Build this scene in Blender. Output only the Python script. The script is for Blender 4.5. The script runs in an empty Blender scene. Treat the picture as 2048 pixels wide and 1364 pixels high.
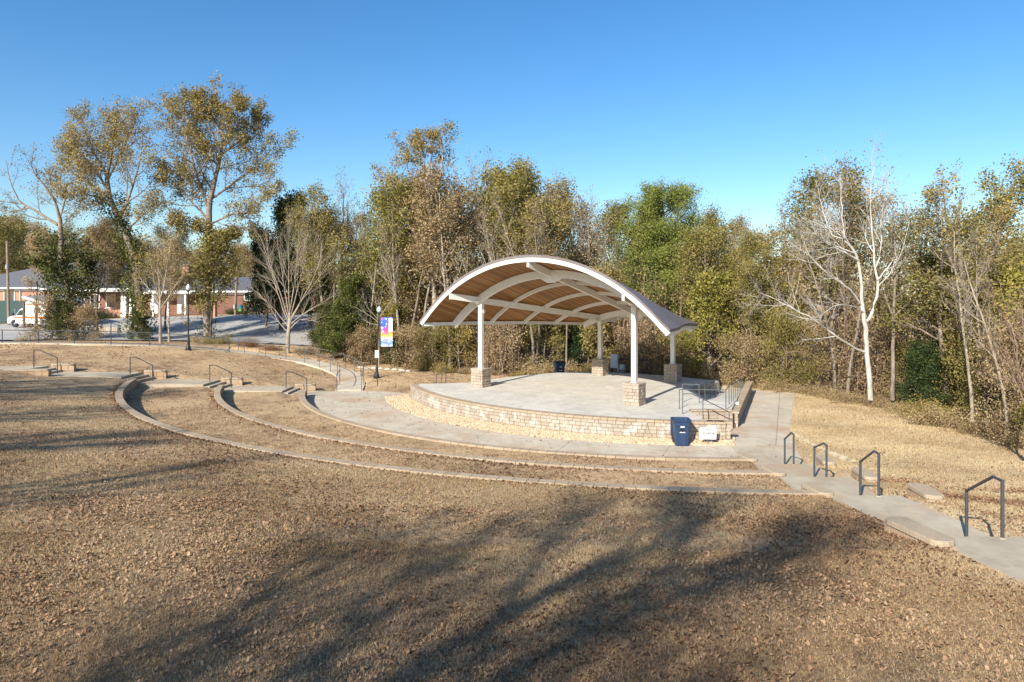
import bpy, bmesh, math, random
import numpy as np
from mathutils import Vector, Matrix
R = math.radians
scene = bpy.context.scene
COL = scene.collection
random.seed(7)

# ------------------------------------------------------------------ helpers
def tag(o, label=None, cat=None, group=None, kind=None):
    if label: o['label'] = label
    if cat: o['category'] = cat
    if group: o['group'] = group
    if kind: o['kind'] = kind
    return o

def thing(name, label, cat, loc=(0, 0, 0), rz=0, group=None):
    o = bpy.data.objects.new(name, None); COL.objects.link(o)
    o.location = loc; o.rotation_euler = (0, 0, rz); o.empty_display_size = .3
    return tag(o, label, cat, group)

def link(name, me, parent=None):
    o = bpy.data.objects.new(name, me); COL.objects.link(o)
    if parent: o.parent = parent
    return o

class MB:
    """collects polygons into one mesh"""
    def __init__(s): s.v = []; s.f = []; s.r = []; s.m = []; s.n = 0
    def add(s, verts, faces, rnd=None, mat=0):
        verts = [tuple(map(float, p)) for p in verts]
        s.v += verts; k = s.n; s.n += len(verts)
        rr = random.random() if rnd is None else rnd
        for f in faces:
            s.f.append([i + k for i in f]); s.r.append(rr); s.m.append(mat)
        return s
    def box(s, c, d, rz=0, rnd=None, mat=0, tilt=None):
        x, y, z = d[0] / 2, d[1] / 2, d[2] / 2
        P = [(-x, -y, -z), (x, -y, -z), (x, y, -z), (-x, y, -z), (-x, -y, z), (x, -y, z), (x, y, z), (-x, y, z)]
        M = Matrix.Rotation(rz, 3, 'Z')
        if tilt is not None: M = M @ tilt
        P = [M @ Vector(p) + Vector(c) for p in P]
        return s.add(P, [(0, 3, 2, 1), (4, 5, 6, 7), (0, 1, 5, 4), (1, 2, 6, 5), (2, 3, 7, 6), (3, 0, 4, 7)], rnd, mat)
    def hexa(s, P, rnd=None, mat=0):   # 4 bottom ccw + 4 top
        return s.add(P, [(0, 3, 2, 1), (4, 5, 6, 7), (0, 1, 5, 4), (1, 2, 6, 5), (2, 3, 7, 6), (3, 0, 4, 7)], rnd, mat)
    def prism(s, poly, z0, z1, rnd=None, mat=0):
        n = len(poly)
        P = [(p[0], p[1], z0) for p in poly] + [(p[0], p[1], z1) for p in poly]
        F = [tuple(range(n, 2 * n)), tuple(reversed(range(n)))] + [(i, (i + 1) % n, n + (i + 1) % n, n + i) for i in range(n)]
        return s.add(P, F, rnd, mat)
    def tube(s, pts, rad, n=8, rnd=None, cap=True, mat=0):
        pts = [Vector(p) for p in pts]
        if not hasattr(rad, '__len__'): rad = [rad] * len(pts)
        V = []; F = []
        for i, p in enumerate(pts):
            a = pts[max(i - 1, 0)]; b = pts[min(i + 1, len(pts) - 1)]
            d = (b - a).normalized()
            u = d.cross(Vector((0, 0, 1)))
            if u.length < .15: u = d.cross(Vector((0, 1, 0)))
            u.normalize(); w = d.cross(u)
            for k in range(n):
                t = 2 * math.pi * (k + .5) / n
                V.append(p + (u * math.cos(t) + w * math.sin(t)) * rad[i])
        for i in range(len(pts) - 1):
            for k in range(n):
                F.append((i * n + k, i * n + (k + 1) % n, (i + 1) * n + (k + 1) % n, (i + 1) * n + k))
        if cap:
            F.append(tuple(range(n))); F.append(tuple(reversed(range((len(pts) - 1) * n, len(pts) * n))))
        return s.add(V, F, rnd, mat)
    def lathe(s, prof, c=(0, 0, 0), n=16, rnd=None, mat=0):
        V = []; F = []
        for r, z in prof:
            for k in range(n):
                t = 2 * math.pi * k / n
                V.append((c[0] + r * math.cos(t), c[1] + r * math.sin(t), c[2] + z))
        for i in range(len(prof) - 1):
            for k in range(n):
                F.append((i * n + k, i * n + (k + 1) % n, (i + 1) * n + (k + 1) % n, (i + 1) * n + k))
        F.append(tuple(reversed(range(n)))); F.append(tuple(range((len(prof) - 1) * n, len(prof) * n)))
        return s.add(V, F, rnd, mat)
    def mesh(s, name, mats, smooth=False):
        me = bpy.data.meshes.new(name); me.from_pydata(s.v, [], s.f)
        if not isinstance(mats, (list, tuple)): mats = [mats]
        for m in mats: me.materials.append(m)
        a = me.attributes.new('rnd', 'FLOAT', 'FACE'); a.data.foreach_set('value', s.r)
        if len(mats) > 1: me.polygons.foreach_set('material_index', s.m)
        if smooth: me.polygons.foreach_set('use_smooth', [True] * len(s.f))
        me.update()
        return me
    def build(s, name, mats, parent=None, smooth=False, bevel=0):
        o = link(name, s.mesh(name, mats, smooth), parent)
        if bevel:
            md = o.modifiers.new('bev', 'BEVEL'); md.width = bevel; md.segments = 2; md.limit_method = 'ANGLE'
        return o

def npmesh(name, V, F, mat, rnd=None, clump=None, smooth=False):
    """V (n,3) F (m,k) numpy"""
    me = bpy.data.meshes.new(name)
    k = F.shape[1]
    me.vertices.add(len(V)); me.vertices.foreach_set('co', np.ascontiguousarray(V, dtype=np.float32).ravel())
    me.loops.add(F.size); me.loops.foreach_set('vertex_index', np.ascontiguousarray(F, dtype=np.int32).ravel())
    me.polygons.add(len(F)); me.polygons.foreach_set('loop_start', (np.arange(len(F)) * k).astype(np.int32))
    if smooth: me.polygons.foreach_set('use_smooth', np.ones(len(F), dtype=bool))
    me.update(calc_edges=True)
    for nm, arr in (('rnd', rnd), ('clump', clump)):
        if arr is not None:
            a = me.attributes.new(nm, 'FLOAT', 'FACE'); a.data.foreach_set('value', np.ascontiguousarray(arr, dtype=np.float32))
    me.materials.append(mat)
    return me

# ------------------------------------------------------------------ material helpers
class NT:
    def __init__(s, name):
        s.m = bpy.data.materials.new(name); s.m.use_nodes = True
        s.t = s.m.node_tree; s.t.nodes.clear()
        s.out = s.t.nodes.new('ShaderNodeOutputMaterial')
        s.geo = None
    def n(s, typ, **kw):
        nd = s.t.nodes.new('ShaderNode' + typ)
        for k, v in kw.items():
            if k.startswith('i_'):
                key = k[2:]
                key = int(key) if key.isdigit() else key.replace('_', ' ')
                s.set(nd.inputs[key], v)
            else: setattr(nd, k, v)
        return nd
    def set(s, inp, v):
        if hasattr(v, 'links') or isinstance(v, bpy.types.NodeSocket): s.t.links.new(v, inp)
        elif hasattr(v, 'outputs'): s.t.links.new(v.outputs[0], inp)
        else:
            if hasattr(v, '__len__') and len(v) == 3 and len(inp.default_value) == 4: v = (*v, 1)
            inp.default_value = v
    def obj(s): return s.n('TexCoord').outputs['Object']
    def pos(s): return s.n('NewGeometry').outputs['Position']
    def noise(s, scale, vec=None, detail=4, rough=.6, dist=0):
        nd = s.n('TexNoise'); nd.inputs['Scale'].default_value = scale; nd.inputs['Detail'].default_value = detail
        nd.inputs['Roughness'].default_value = rough; nd.inputs['Distortion'].default_value = dist
        s.t.links.new(vec if vec is not None else s.obj(), nd.inputs['Vector'])
        return nd.outputs['Fac']
    def ramp(s, fac, stops, interp='LINEAR'):
        nd = s.n('ValToRGB'); nd.color_ramp.interpolation = interp
        el = nd.color_ramp.elements
        while len(el) < len(stops): el.new(.5)
        for e, (p, c) in zip(el, stops):
            e.position = p; e.color = (*c, 1) if hasattr(c, '__len__') else (c, c, c, 1)
        s.t.links.new(fac, nd.inputs[0]); return nd.outputs[0]
    def mix(s, f, a, b, mode='MIX'):
        nd = s.n('Mix', data_type='RGBA', blend_type=mode); nd.clamp_result = False
        s.set(nd.inputs[0], f); s.set(nd.inputs[6], a); s.set(nd.inputs[7], b)
        return nd.outputs[2]
    def math(s, op, a, b=0, clamp=False):
        nd = s.n('Math', operation=op, use_clamp=clamp); s.set(nd.inputs[0], a); s.set(nd.inputs[1], b); return nd.outputs[0]
    def attr(s, name): return s.n('Attribute', attribute_name=name).outputs['Fac']
    def sep(s, v): nd = s.n('SeparateXYZ'); s.set(nd.inputs[0], v); return nd.outputs
    def mapping(s, v, scale=(1, 1, 1), rot=(0, 0, 0), loc=(0, 0, 0)):
        nd = s.n('Mapping'); s.set(nd.inputs[0], v); nd.inputs[1].default_value = loc; nd.inputs[2].default_value = rot; nd.inputs[3].default_value = scale
        return nd.outputs[0]
    def bump(s, h, strength=.3, dist=.02, normal=None):
        nd = s.n('Bump'); nd.inputs['Strength'].default_value = strength; nd.inputs['Distance'].default_value = dist
        s.set(nd.inputs['Height'], h)
        if normal is not None: s.set(nd.inputs['Normal'], normal)
        return nd.outputs[0]
    def pbr(s, col, rough=.8, bump=None, metal=0, spec=.4, trans=0, **kw):
        b = s.n('BsdfPrincipled'); s.set(b.inputs['Base Color'], col); s.set(b.inputs['Roughness'], rough)
        b.inputs['Metallic'].default_value = metal; b.inputs['Specular IOR Level'].default_value = spec
        if bump is not None: s.set(b.inputs['Normal'], bump)
        for k, v in kw.items(): s.set(b.inputs[k.replace('_', ' ')], v)
        o = b.outputs[0]
        if trans:
            tr = s.n('BsdfTranslucent'); s.set(tr.inputs[0], col)
            mx = s.n('MixShader'); mx.inputs[0].default_value = trans
            s.t.links.new(o, mx.inputs[1]); s.t.links.new(tr.outputs[0], mx.inputs[2]); o = mx.outputs[0]
        s.t.links.new(o, s.out.inputs[0]); return s.m

def simple(name, c, rough=.6, var=.12, scale=6, bump=0, metal=0, spec=.4):
    t = NT(name); n = t.noise(scale, detail=5)
    col = t.ramp(n, [(.25, tuple(x * (1 - var) for x in c)), (.75, tuple(min(1, x * (1 + var)) for x in c))])
    return t.pbr(col, rough, t.bump(t.noise(scale * 8), bump, .01) if bump else None, metal, spec)

M = {}
# dormant lawn
def mk_lawn():
    t = NT('dormant_grass'); p = t.pos(); X = t.sep(p)
    big = t.noise(.22, p, 3, .5); mid = t.noise(1.7, p, 5, .65); fine = t.noise(17, p, 5, .75); vf = t.noise(60, p, 4, .7)
    fine = t.math('ADD', t.math('MULTIPLY', fine, .6), t.math('MULTIPLY', t.noise(5, p, 4, .75), .4))
    straw = t.ramp(fine, [(.34, (.24, .155, .08)), (.5, (.50, .35, .195)), (.64, (.72, .54, .33))])
    brown = t.ramp(fine, [(.34, (.085, .05, .028)), (.52, (.27, .17, .098)), (.66, (.48, .33, .20))])
    pale = t.ramp(fine, [(.32, (.32, .25, .14)), (.5, (.62, .51, .32)), (.64, (.84, .72, .49))])
    m1 = t.ramp(t.math('ADD', t.math('MULTIPLY', big, .6), t.math('MULTIPLY', mid, .55)), [(.52, 0.), (.72, 1.)])
    col = t.mix(m1, straw, brown)
    # paler turf east of the stairs
    mr = t.n('MapRange'); t.set(mr.inputs[0], t.math('ADD', t.math('SUBTRACT', X[0], t.math('MULTIPLY', X[1], .12)), t.math('MULTIPLY', mid, 1.5)))
    mr.inputs[1].default_value = 8.2; mr.inputs[2].default_value = 9.4
    pale = t.mix(t.ramp(t.noise(1.1, t.mapping(p, loc=(5, 1, 0), scale=(.6, 1.4, 1)), 6, .75), [(.48, 0.), (.66, .6)]), pale, brown)
    col = t.mix(mr.outputs[0], col, pale)
    # thicker leaf litter on the upper slope
    lit = t.n('MapRange'); t.set(lit.inputs[0], t.math('ADD', X[1], t.math('MULTIPLY', mid, 8))); lit.inputs[1].default_value = 17; lit.inputs[2].default_value = 10
    col = t.mix(t.math('MULTIPLY', lit.outputs[0], t.math('SUBTRACT', .8, t.math('MULTIPLY', mr.outputs[0], .8))), col, brown)
    # green weeds in patches
    g = t.noise(.55, t.mapping(p, loc=(31, 7, 0)), 5, .7)
    gm = t.ramp(g, [(.60, 0.), (.68, .8)])
    gcol = t.ramp(fine, [(.3, (.10, .14, .03)), (.7, (.27, .30, .09))])
    col = t.mix(t.math('MULTIPLY', gm, t.math('ADD', t.math('MULTIPLY', mr.outputs[0], .45), .4)), col, gcol)
    # clay
    cl = t.noise(.9, t.mapping(p, loc=(3, 57, 0)), 4, .6)
    col = t.mix(t.ramp(cl, [(.68, 0.), (.75, .4)]), col, (.36, .19, .09))
    nb = t.bump(vf, .7, .03, t.bump(fine, .6, .05))
    return t.pbr(col, .95, nb, spec=.15)
M['lawn'] = mk_lawn()

def mk_floor():
    t = NT('forest_floor'); p = t.pos()
    f = t.noise(9, p, 6, .8); g = t.noise(.4, p, 3)
    c = t.ramp(f, [(.25, (.04, .025, .015)), (.5, (.20, .125, .07)), (.75, (.42, .30, .18))])
    c = t.mix(t.ramp(g, [(.5, 0.), (.62, .45)]), c, (.08, .10, .03))
    return t.pbr(c, .95, t.bump(f, 1, .08), spec=.1)
M['forest_floor'] = mk_floor()

def mk_concrete(name, c0, c1, joint=None, rust=0):
    t = NT(name); p = t.pos()
    a = t.noise(.5, p, 5, .65); b = t.noise(3.5, t.mapping(p, scale=(1, .3, 1)), 5, .7); f = t.noise(70, p, 3)
    c = t.ramp(t.math('ADD', t.math('MULTIPLY', a, .65), t.math('MULTIPLY', b, .35)), [(.33, c0), (.66, c1)])
    c = t.mix(t.ramp(t.noise(1.3, p, 6, .8), [(.52, 0.), (.72, .5)]), c, tuple(x * .6 for x in c0))
    if rust: c = t.mix(t.ramp(t.noise(.35, t.mapping(p, loc=(9, 3, 0)), 4, .6), [(.5, 0.), (.68, rust)]), c, (.42, .25, .13))
    if joint:
        X = t.sep(t.mapping(p, rot=(0, 0, joint[1]), loc=(joint[2], joint[3], 0)))
        def ln(x):
            q = t.math('FRACT', t.math('DIVIDE', x, joint[0])); return t.math('LESS_THAN', q, .012)
        j = t.math('MAXIMUM', ln(X[0]), ln(X[1])) if joint[0] > 0 else ln(X[0])
        c = t.mix(t.math('MULTIPLY', j, .4), c, (.10, .09, .07))
    return t.pbr(c, .9, t.bump(f, .25, .01), spec=.25)
M['stage_floor'] = mk_concrete('pale_concrete', (.47, .445, .38), (.66, .63, .55), joint=(3.05, R(38), 0, 0))
M['concrete'] = mk_concrete('walk_concrete', (.42, .36, .27), (.60, .525, .41), rust=.55, joint=(4.2, R(22), .5, .8))
M['concrete_step'] = mk_concrete('stair_concrete', (.37, .31, .22), (.53, .46, .34), rust=.5)
M['asphalt'] = mk_concrete('worn_asphalt', (.33, .32, .30), (.46, .445, .415))

def mk_block(name, c0, c1, c2, clay=.5, white=0):
    t = NT(name); r = t.attr('rnd'); p = t.pos(); Z = t.sep(p)[2]
    c = t.ramp(r, [(0, c0), (.5, c1), (1, c2)])
    f = t.noise(28, p, 5, .7)
    c = t.mix(.55, c, t.ramp(f, [(.25, tuple(x * .5 for x in c0)), (.75, tuple(x * 1.35 for x in c2))]))
    if clay and name == 'curb_block': c = t.mix(t.ramp(t.noise(.9, p, 4, .65), [(.42, 0.), (.62, clay)]), c, (.50, .28, .13))
    elif clay:
        o = t.obj(); zz = t.sep(o)[2]
        mr = t.n('MapRange'); t.set(mr.inputs[0], t.math('ADD', zz, t.math('MULTIPLY', t.noise(2.2, p, 3), .35)))
        mr.inputs[1].default_value = .42; mr.inputs[2].default_value = .12
        c = t.mix(t.math('MULTIPLY', mr.outputs[0], clay), c, (.52, .27, .10))
    if white:
        w = t.noise(1.9, t.mapping(p, scale=(1, 1, .8)), 5, .75)
        band = t.n('MapRange'); t.set(band.inputs[0], Z); band.inputs[1].default_value = .08; band.inputs[2].default_value = .3
        big = t.ramp(t.noise(.33, t.mapping(p, loc=(2.2, 0, 0)), 2), [(.30, 0.), (.45, 1.)])
        c = t.mix(t.math('MULTIPLY', t.math('MULTIPLY', t.ramp(w, [(.50, 0.), (.64, 1.)]), band.outputs[0]), t.math('MULTIPLY', big, white)), c, (.72, .69, .64))
    return t.pbr(c, .93, t.bump(f, .6, .02), spec=.2)
M['wall_block'] = mk_block('tan_block', (.235, .19, .14), (.35, .29, .22), (.46, .39, .31), .4, .55)
M['pier_block'] = mk_block('pier_block', (.26, .205, .155), (.37, .30, .23), (.48, .40, .315), 0)
M['cap_block'] = mk_block('cap_block', (.30, .225, .15), (.38, .295, .20), (.46, .37, .26), 0)
M['curb_block'] = mk_block('curb_block', (.29, .215, .145), (.37, .285, .20), (.44, .345, .25), .4)
M['mortar_dark'] = simple('dark_joint', (.15, .115, .08), .95)
M['white_steel'] = simple('white_painted_steel', (.74, .72, .65), .5, .09, 2.2)
M['roof_metal'] = None
def mk_roof():
    t = NT('brown_roof'); o = t.attr('rnd'); p = t.pos()
    c = t.ramp(t.noise(1.2, p, 4), [(.3, (.15, .125, .12)), (.7, (.20, .17, .165))])
    return t.pbr(c, .5, t.bump(t.noise(20, p, 3), .1, .01), spec=.5)
M['roof_metal'] = mk_roof()
def mk_ceiling():
    t = NT('cedar_boards'); u = t.n('UVMap', uv_map='u').outputs[0]
    X = t.sep(u)
    brd = t.math('FLOOR', t.math('DIVIDE', X[1], .14))
    fr = t.math('FRACT', t.math('DIVIDE', X[1], .14))
    wn = t.n('TexWhiteNoise', noise_dimensions='1D'); t.set(wn.inputs['W'], brd)
    gr = t.noise(3, t.mapping(u, scale=(1.0, 25, 1)), 4, .6)
    c = t.ramp(t.math('ADD', t.math('MULTIPLY', wn.outputs[0], .5), t.math('MULTIPLY', gr, .5)), [(.2, (.15, .058, .010)), (.5, (.25, .108, .020)), (.8, (.37, .175, .042))])
    c = t.mix(t.math('LESS_THAN', fr, .09), c, (.08, .03, .01))
    return t.pbr(c, .5, None, spec=.4)
M['ceiling'] = mk_ceiling()
M['rail'] = simple('dark_rail_paint', (.05, .057, .065), .45, .1)
M['rail_grey'] = simple('grey_rail_paint', (.10, .115, .13), .4, .1)
M['lamp_black'] = simple('black_lamp_paint', (.025, .028, .032), .4, .1)
M['cart_blue'] = simple('navy_plastic', (.022, .045, .10), .45, .12, 9)
M['black_plastic'] = simple('black_plastic', (.012, .013, .016), .5)
M['tyre'] = simple('tyre_rubber', (.02, .02, .02), .8)
M['white_paint'] = simple('white_paint', (.80, .80, .78), .5, .05)
M['marking'] = simple('road_marking', (.75, .75, .72), .7, .15, 12)
M['metal'] = simple('galvanised', (.50, .51, .52), .4, .08, metal=.6)
M['cabinet'] = simple('cabinet_grey', (.42, .46, .50), .5, .06)
M['red'] = simple('red_print', (.75, .05, .03), .5)
M['ink'] = simple('black_print', (.03, .03, .035), .6)
M['green_screen'] = simple('green_screen', (.04, .075, .07), .8, .25)
M['orange'] = simple('orange_stripe', (.80, .16, .02), .45)
M['teal'] = simple('teal_plastic', (.03, .30, .36), .5)
M['leafgreen'] = simple('green_plastic', (.12, .36, .06), .5)
M['chrome'] = simple('chrome', (.6, .6, .6), .2, metal=1)
M['wood_pole'] = simple('weathered_pole', (.26, .19, .13), .9, .25, 3, .4)
def glass(name, c, rough=.08):
    t = NT(name); return t.pbr(c, rough, spec=.8)
M['glass'] = glass('dark_glass', (.03, .05, .065))
def mk_globe():
    t = NT('lamp_globe'); return t.pbr((.75, .80, .84), .15, spec=.7, Transmission_Weight=.35, Alpha=1.0)
M['globe'] = mk_globe()
def mk_brick(name, c0, c1):
    t = NT(name); p = t.pos(); X = t.sep(p)
    v = t.n('CombineXYZ'); t.set(v.inputs[0], t.math('ADD', X[0], X[1])); t.set(v.inputs[1], X[2])
    b = t.n('TexBrick'); t.set(b.inputs['Vector'], v.outputs[0]); b.inputs['Scale'].default_value = 1
    b.inputs['Brick Width'].default_value = .25; b.inputs['Row Height'].default_value = .085; b.inputs['Mortar Size'].default_value = .01
    t.set(b.inputs['Color1'], c0); t.set(b.inputs['Color2'], c1); t.set(b.inputs['Mortar'], (.45, .38, .32))
    return t.pbr(t.mix(.5, b.outputs[0], t.ramp(t.noise(.8, p, 5), [(.3, c0), (.7, c1)])), .9, spec=.2)
M['brick'] = mk_brick('orange_brick', (.40, .19, .12), (.50, .27, .175))
M['brick_red_shaded'] = mk_brick('shaded_red_brick', (.15, .055, .04), (.22, .085, .06))  # red brick darkened, the tree shade on these walls is put into its colour
def mk_shingle():
    t = NT('grey_shingle'); p = t.pos(); Z = t.sep(p)[2]
    c = t.ramp(t.noise(14, t.mapping(p, scale=(1, 1, 6)), 4), [(.3, (.085, .09, .105)), (.7, (.15, .16, .18))])
    return t.pbr(c, .85, spec=.2)
M['shingle'] = mk_shingle()

def mk_bark(name, c0, c1, c2, sc=6):
    t = NT(name); o = t.obj()
    f = t.noise(sc, t.mapping(o, scale=(1, 1, .35)), 6, .75)
    c = t.ramp(f, [(.3, c0), (.5, c1), (.7, c2)])
    return t.pbr(c, .95, t.bump(f, .5, .04), spec=.15)
M['bark'] = mk_bark('grey_bark', (.10, .08, .06), (.22, .18, .14), (.36, .31, .25))
M['bark_dark'] = mk_bark('dark_bark', (.05, .038, .028), (.11, .085, .062), (.2, .16, .12))
M['bark_pale'] = mk_bark('pale_bark', (.19, .155, .115), (.32, .27, .205), (.46, .40, .32), 3)
M['bark_white'] = mk_bark('white_bark', (.20, .18, .15), (.46, .43, .38), (.62, .60, .55), 3.0)
M['bark_red'] = mk_bark('reddish_twig', (.13, .08, .06), (.25, .17, .13), (.36, .27, .21), 4)

def mk_leaf(name, stops, trans=.3, hue=.0):
    t = NT(name); r = t.attr('rnd'); c = t.attr('clump')
    oi = t.n('ObjectInfo').outputs['Random']
    f = t.math('ADD', t.math('MULTIPLY', r, .42), t.math('ADD', t.math('MULTIPLY', c, .40), t.math('MULTIPLY', oi, .18)))
    col = t.ramp(f, stops)
    return t.pbr(col, .65, spec=.25, trans=trans)
M['leaf_ochre'] = mk_leaf('leaf_ochre', [(.1, (.12, .10, .032)), (.35, (.25, .20, .062)), (.6, (.38, .295, .10)), (.85, (.46, .31, .13))])
M['leaf_olive'] = mk_leaf('leaf_olive', [(.1, (.09, .085, .026)), (.4, (.21, .185, .05)), (.65, (.34, .28, .085)), (.9, (.44, .33, .12))])
M['leaf_lime'] = mk_leaf('leaf_lime', [(.1, (.08, .08, .02)), (.4, (.21, .20, .042)), (.65, (.36, .31, .07)), (.9, (.46, .34, .10))])
M['leaf_brown'] = mk_leaf('leaf_brown', [(.1, (.13, .088, .042)), (.4, (.31, .22, .11)), (.65, (.48, .365, .19)), (.9, (.66, .53, .32))])
M['leaf_rust'] = mk_leaf('leaf_rust', [(.1, (.11, .06, .035)), (.5, (.30, .16, .085)), (.9, (.47, .29, .17))])
M['leaf_dark'] = mk_leaf('leaf_dark', [(.1, (.010, .018, .007)), (.45, (.025, .045, .014)), (.7, (.05, .08, .022)), (.95, (.12, .13, .03))], .12)
M['leaf_ivy'] = mk_leaf('leaf_ivy', [(.1, (.018, .024, .007)), (.45, (.055, .068, .016)), (.75, (.13, .145, .03)), (.95, (.23, .18, .06))], .2)
M['leaf_pine'] = mk_leaf('leaf_pine', [(.1, (.05, .07, .016)), (.45, (.14, .175, .036)), (.7, (.25, .285, .06)), (.95, (.36, .34, .10))], .2)
M['leaf_ground'] = mk_leaf('leaf_ground', [(.1, (.09, .048, .026)), (.4, (.25, .14, .075)), (.65, (.35, .215, .12)), (.95, (.46, .315, .20))], .1)
M['blade'] = mk_leaf('grass_blade', [(.1, (.13, .078, .036)), (.4, (.32, .215, .108)), (.7, (.54, .41, .24)), (.97, (.66, .57, .33))], .2)
M['stone'] = mk_leaf('river_stone', [(.1, (.34, .22, .12)), (.4, (.52, .38, .24)), (.65, (.64, .50, .34)), (.95, (.74, .66, .54))], 0)

# ------------------------------------------------------------------ camera
F = 1365.; HZ = 585.; CZ = 6.6
cam = bpy.data.cameras.new('camera'); co = bpy.data.objects.new('camera', cam); COL.objects.link(co)
co.location = (0, 0, CZ); co.rotation_euler = (R(90), 0, 0)
cam.sensor_width = 36; cam.lens = 36 * F / 2048; cam.shift_y = -(682 - HZ) / 2048 ; cam.clip_end = 2000; cam.clip_start = .05
scene.camera = co
def at(u, v, Z):
    y = F * (CZ - Z) / (v - HZ); return ((u - 1024) * y / F, y)
def pz(v, y): return CZ - (v - HZ) * y / F      # height seen at row v at distance y
def px(u, y): return (u - 1024) * y / F

# ------------------------------------------------------------------ light
SUN_EL = R(30.5); TX, TY = .50, .866                # horizontal travel direction of the light
sd = Vector((TX * math.cos(SUN_EL), TY * math.cos(SUN_EL), -math.sin(SUN_EL)))
sl = bpy.data.lights.new('sun', 'SUN'); sl.energy = 5.0; sl.angle = R(.53); sl.color = (1, .93, .82)
so = bpy.data.objects.new('sun', sl); COL.objects.link(so); so.rotation_euler = sd.to_track_quat('-Z', 'Y').to_euler()
so.location = (-20, -30, 40)
w = bpy.data.worlds.new('World'); scene.world = w; w.use_nodes = True
nt = w.node_tree; nt.nodes.clear()
sky = nt.nodes.new('ShaderNodeTexSky'); sky.sky_type = 'NISHITA'; sky.sun_disc = False
sky.sun_elevation = SUN_EL; sky.sun_rotation = math.atan2(-TX, -TY); sky.altitude = 200
sky.air_density = 1.0; sky.dust_density = .8; sky.ozone_density = 2.6
bg = nt.nodes.new('ShaderNodeBackground'); bg.inputs[1].default_value = .118
ow = nt.nodes.new('ShaderNodeOutputWorld')
hs = nt.nodes.new('ShaderNodeHueSaturation'); hs.inputs['Saturation'].default_value = 1.3
nt.links.new(sky.outputs[0], hs.inputs['Color']); nt.links.new(hs.outputs[0], bg.inputs[0]); nt.links.new(bg.outputs[0], ow.inputs[0])
scene.view_settings.view_transform = 'Standard'; scene.view_settings.look = 'None'
scene.view_settings.exposure = .66; scene.view_settings.gamma = 1
# ------------------------------------------------------------------ layout numbers
C1 = (8.34, 47.0, 21.94); C2 = (9.04, 49.42, 28.06); C3 = (9.14, 51.02, 33.53)
CS = (10.18, 46.93, 17.15); CG = (8.72, 46.35, 17.08)
LV = [.44, .90, 1.40, 1.95]
RY = [24.5, 21.1, 17.5, 13.0]            # tops of the right-hand stair flights
LX = [-14.4, -18.9, -23.4, -28.6]        # tops of the left-hand stair flights
RC = ([-12, 9, 13, 17.5, 21, 24.5, 29.7], [8.6, 8.7, 8.8, 9.05, 9.4, 9.75, 10.4])
def yL(x): return 44.2 + (x + 12.5) * .2
def xR(y): return np.interp(y, *RC)

RRt_ = ([-14, 9, 13.2, 13.9, 15.4, 17.5, 21.2, 24.7, 27.6, 29.7], [9.75, 9.7, 9.7, 10.05, 10.15, 9.95, 10.5, 10.85, 11.6, 12.3])
def cD(c, x, y): return np.hypot(x - c[0], y - c[1]) - c[2]

CTRL = [(-10, 45, 0), (-6, 44, 0), (0, 30, 0), (8, 28, 0), (12, 32, 0), (15, 40, 0), (18, 44, 0), (-6.4, 45.2, .05), (0, 50, .1), (6, 51.5, .1), (12, 47.5, .05), (15, 46, .0), (-4, 47, .15),
        (-10, 50, .38), (-10, 54.5, .62), (-5.5, 53, .35), (-12.0, 45.6, 0), (-10.3, 46.5, 0), (-12.6, 49.6, .2), (-13.9, 52.4, .4), (-15.7, 54.3, .75), (-18.8, 54.9, 1.25),
        (-21.5, 55.4, 1.65), (-26, 55.3, 2.1), (-31.4, 55.3, 2.3), (-42, 56.4, 2.38), (-60, 57, 2.4),
        (-12.5, 44.6, 0), (-14.5, 44.2, .42), (-18.5, 43.3, .88), (-23, 42.4, 1.38), (-28.5, 41.3, 1.95), (-35, 40, 2.05), (-45, 38.5, 2.2),
        (-20, 62, 1.9), (-12, 62, 1.2), (-20, 66, 2.2), (-30, 66, 2.3), (-45, 66, 2.3), (-60, 66, 2.3), (-60, 80, 2.6), (-45, 80, 3.4), (-30, 81, 3.85), (-15, 80, 3.6), (-14, 68, 2.2),
        (-30, 100, 4.3), (-60, 100, 3.6), (-10, 100, 3.6), (-90, 80, 2.6), (-90, 110, 3.6), (-90, 50, 2.4),
        (0, 60, .25), (10, 57, .2), (20, 50, 0), (22, 40, 0), (22, 30, .05), (20, 22, .5), (30, 60, 0), (0, 90, 1), (40, 40, 0), (40, 80, 0), (70, 60, 0), (70, 110, .5), (20, 110, 1), (0, 75, .7),
        (14, 26, .15), (14, 21, .6), (13, 17, 1.1), (13, 13, 1.7), (18, 13, 1.2), (25, 13, .7), (12, 5, 2.5), (25, 0, 2), (40, 0, 1.5), (60, 10, .5),
        (10.9, 24.5, .36), (10.7, 21, .8), (10.4, 17.5, 1.3), (10.2, 13, 1.85), (10, 5, 2.6)]
def slope_f(D3):
    return 1.38 + .115 * np.clip(D3, 0, 8) + .06 * np.clip(D3 - 8, 0, 60)
for x, y in ((0, 12), (-10, 12), (-20, 20), (-30, 30), (0, 0), (-30, 0), (-50, 20), (8, 0), (7, 9), (-60, 0), (0, -20), (20, -20), (-40, -20), (-38, 36)):
    CTRL.append((x, y, float(slope_f(cD(C3, x, y)))))
_c = np.array(CTRL); _P = _c[:, :2] / 10
def _k(d): return d ** 2 * np.log(d + 1e-6)
_d = np.hypot(_P[:, None, 0] - _P[None, :, 0], _P[:, None, 1] - _P[None, :, 1])
_n = len(_P); _A = np.zeros((_n + 3, _n + 3)); _A[:_n, :_n] = _k(_d) + np.eye(_n) * .002
_A[:_n, _n:] = np.c_[np.ones(_n), _P]; _A[_n:, :_n] = _A[:_n, _n:].T
_w = np.linalg.solve(_A, np.r_[_c[:, 2], 0, 0, 0])
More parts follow.
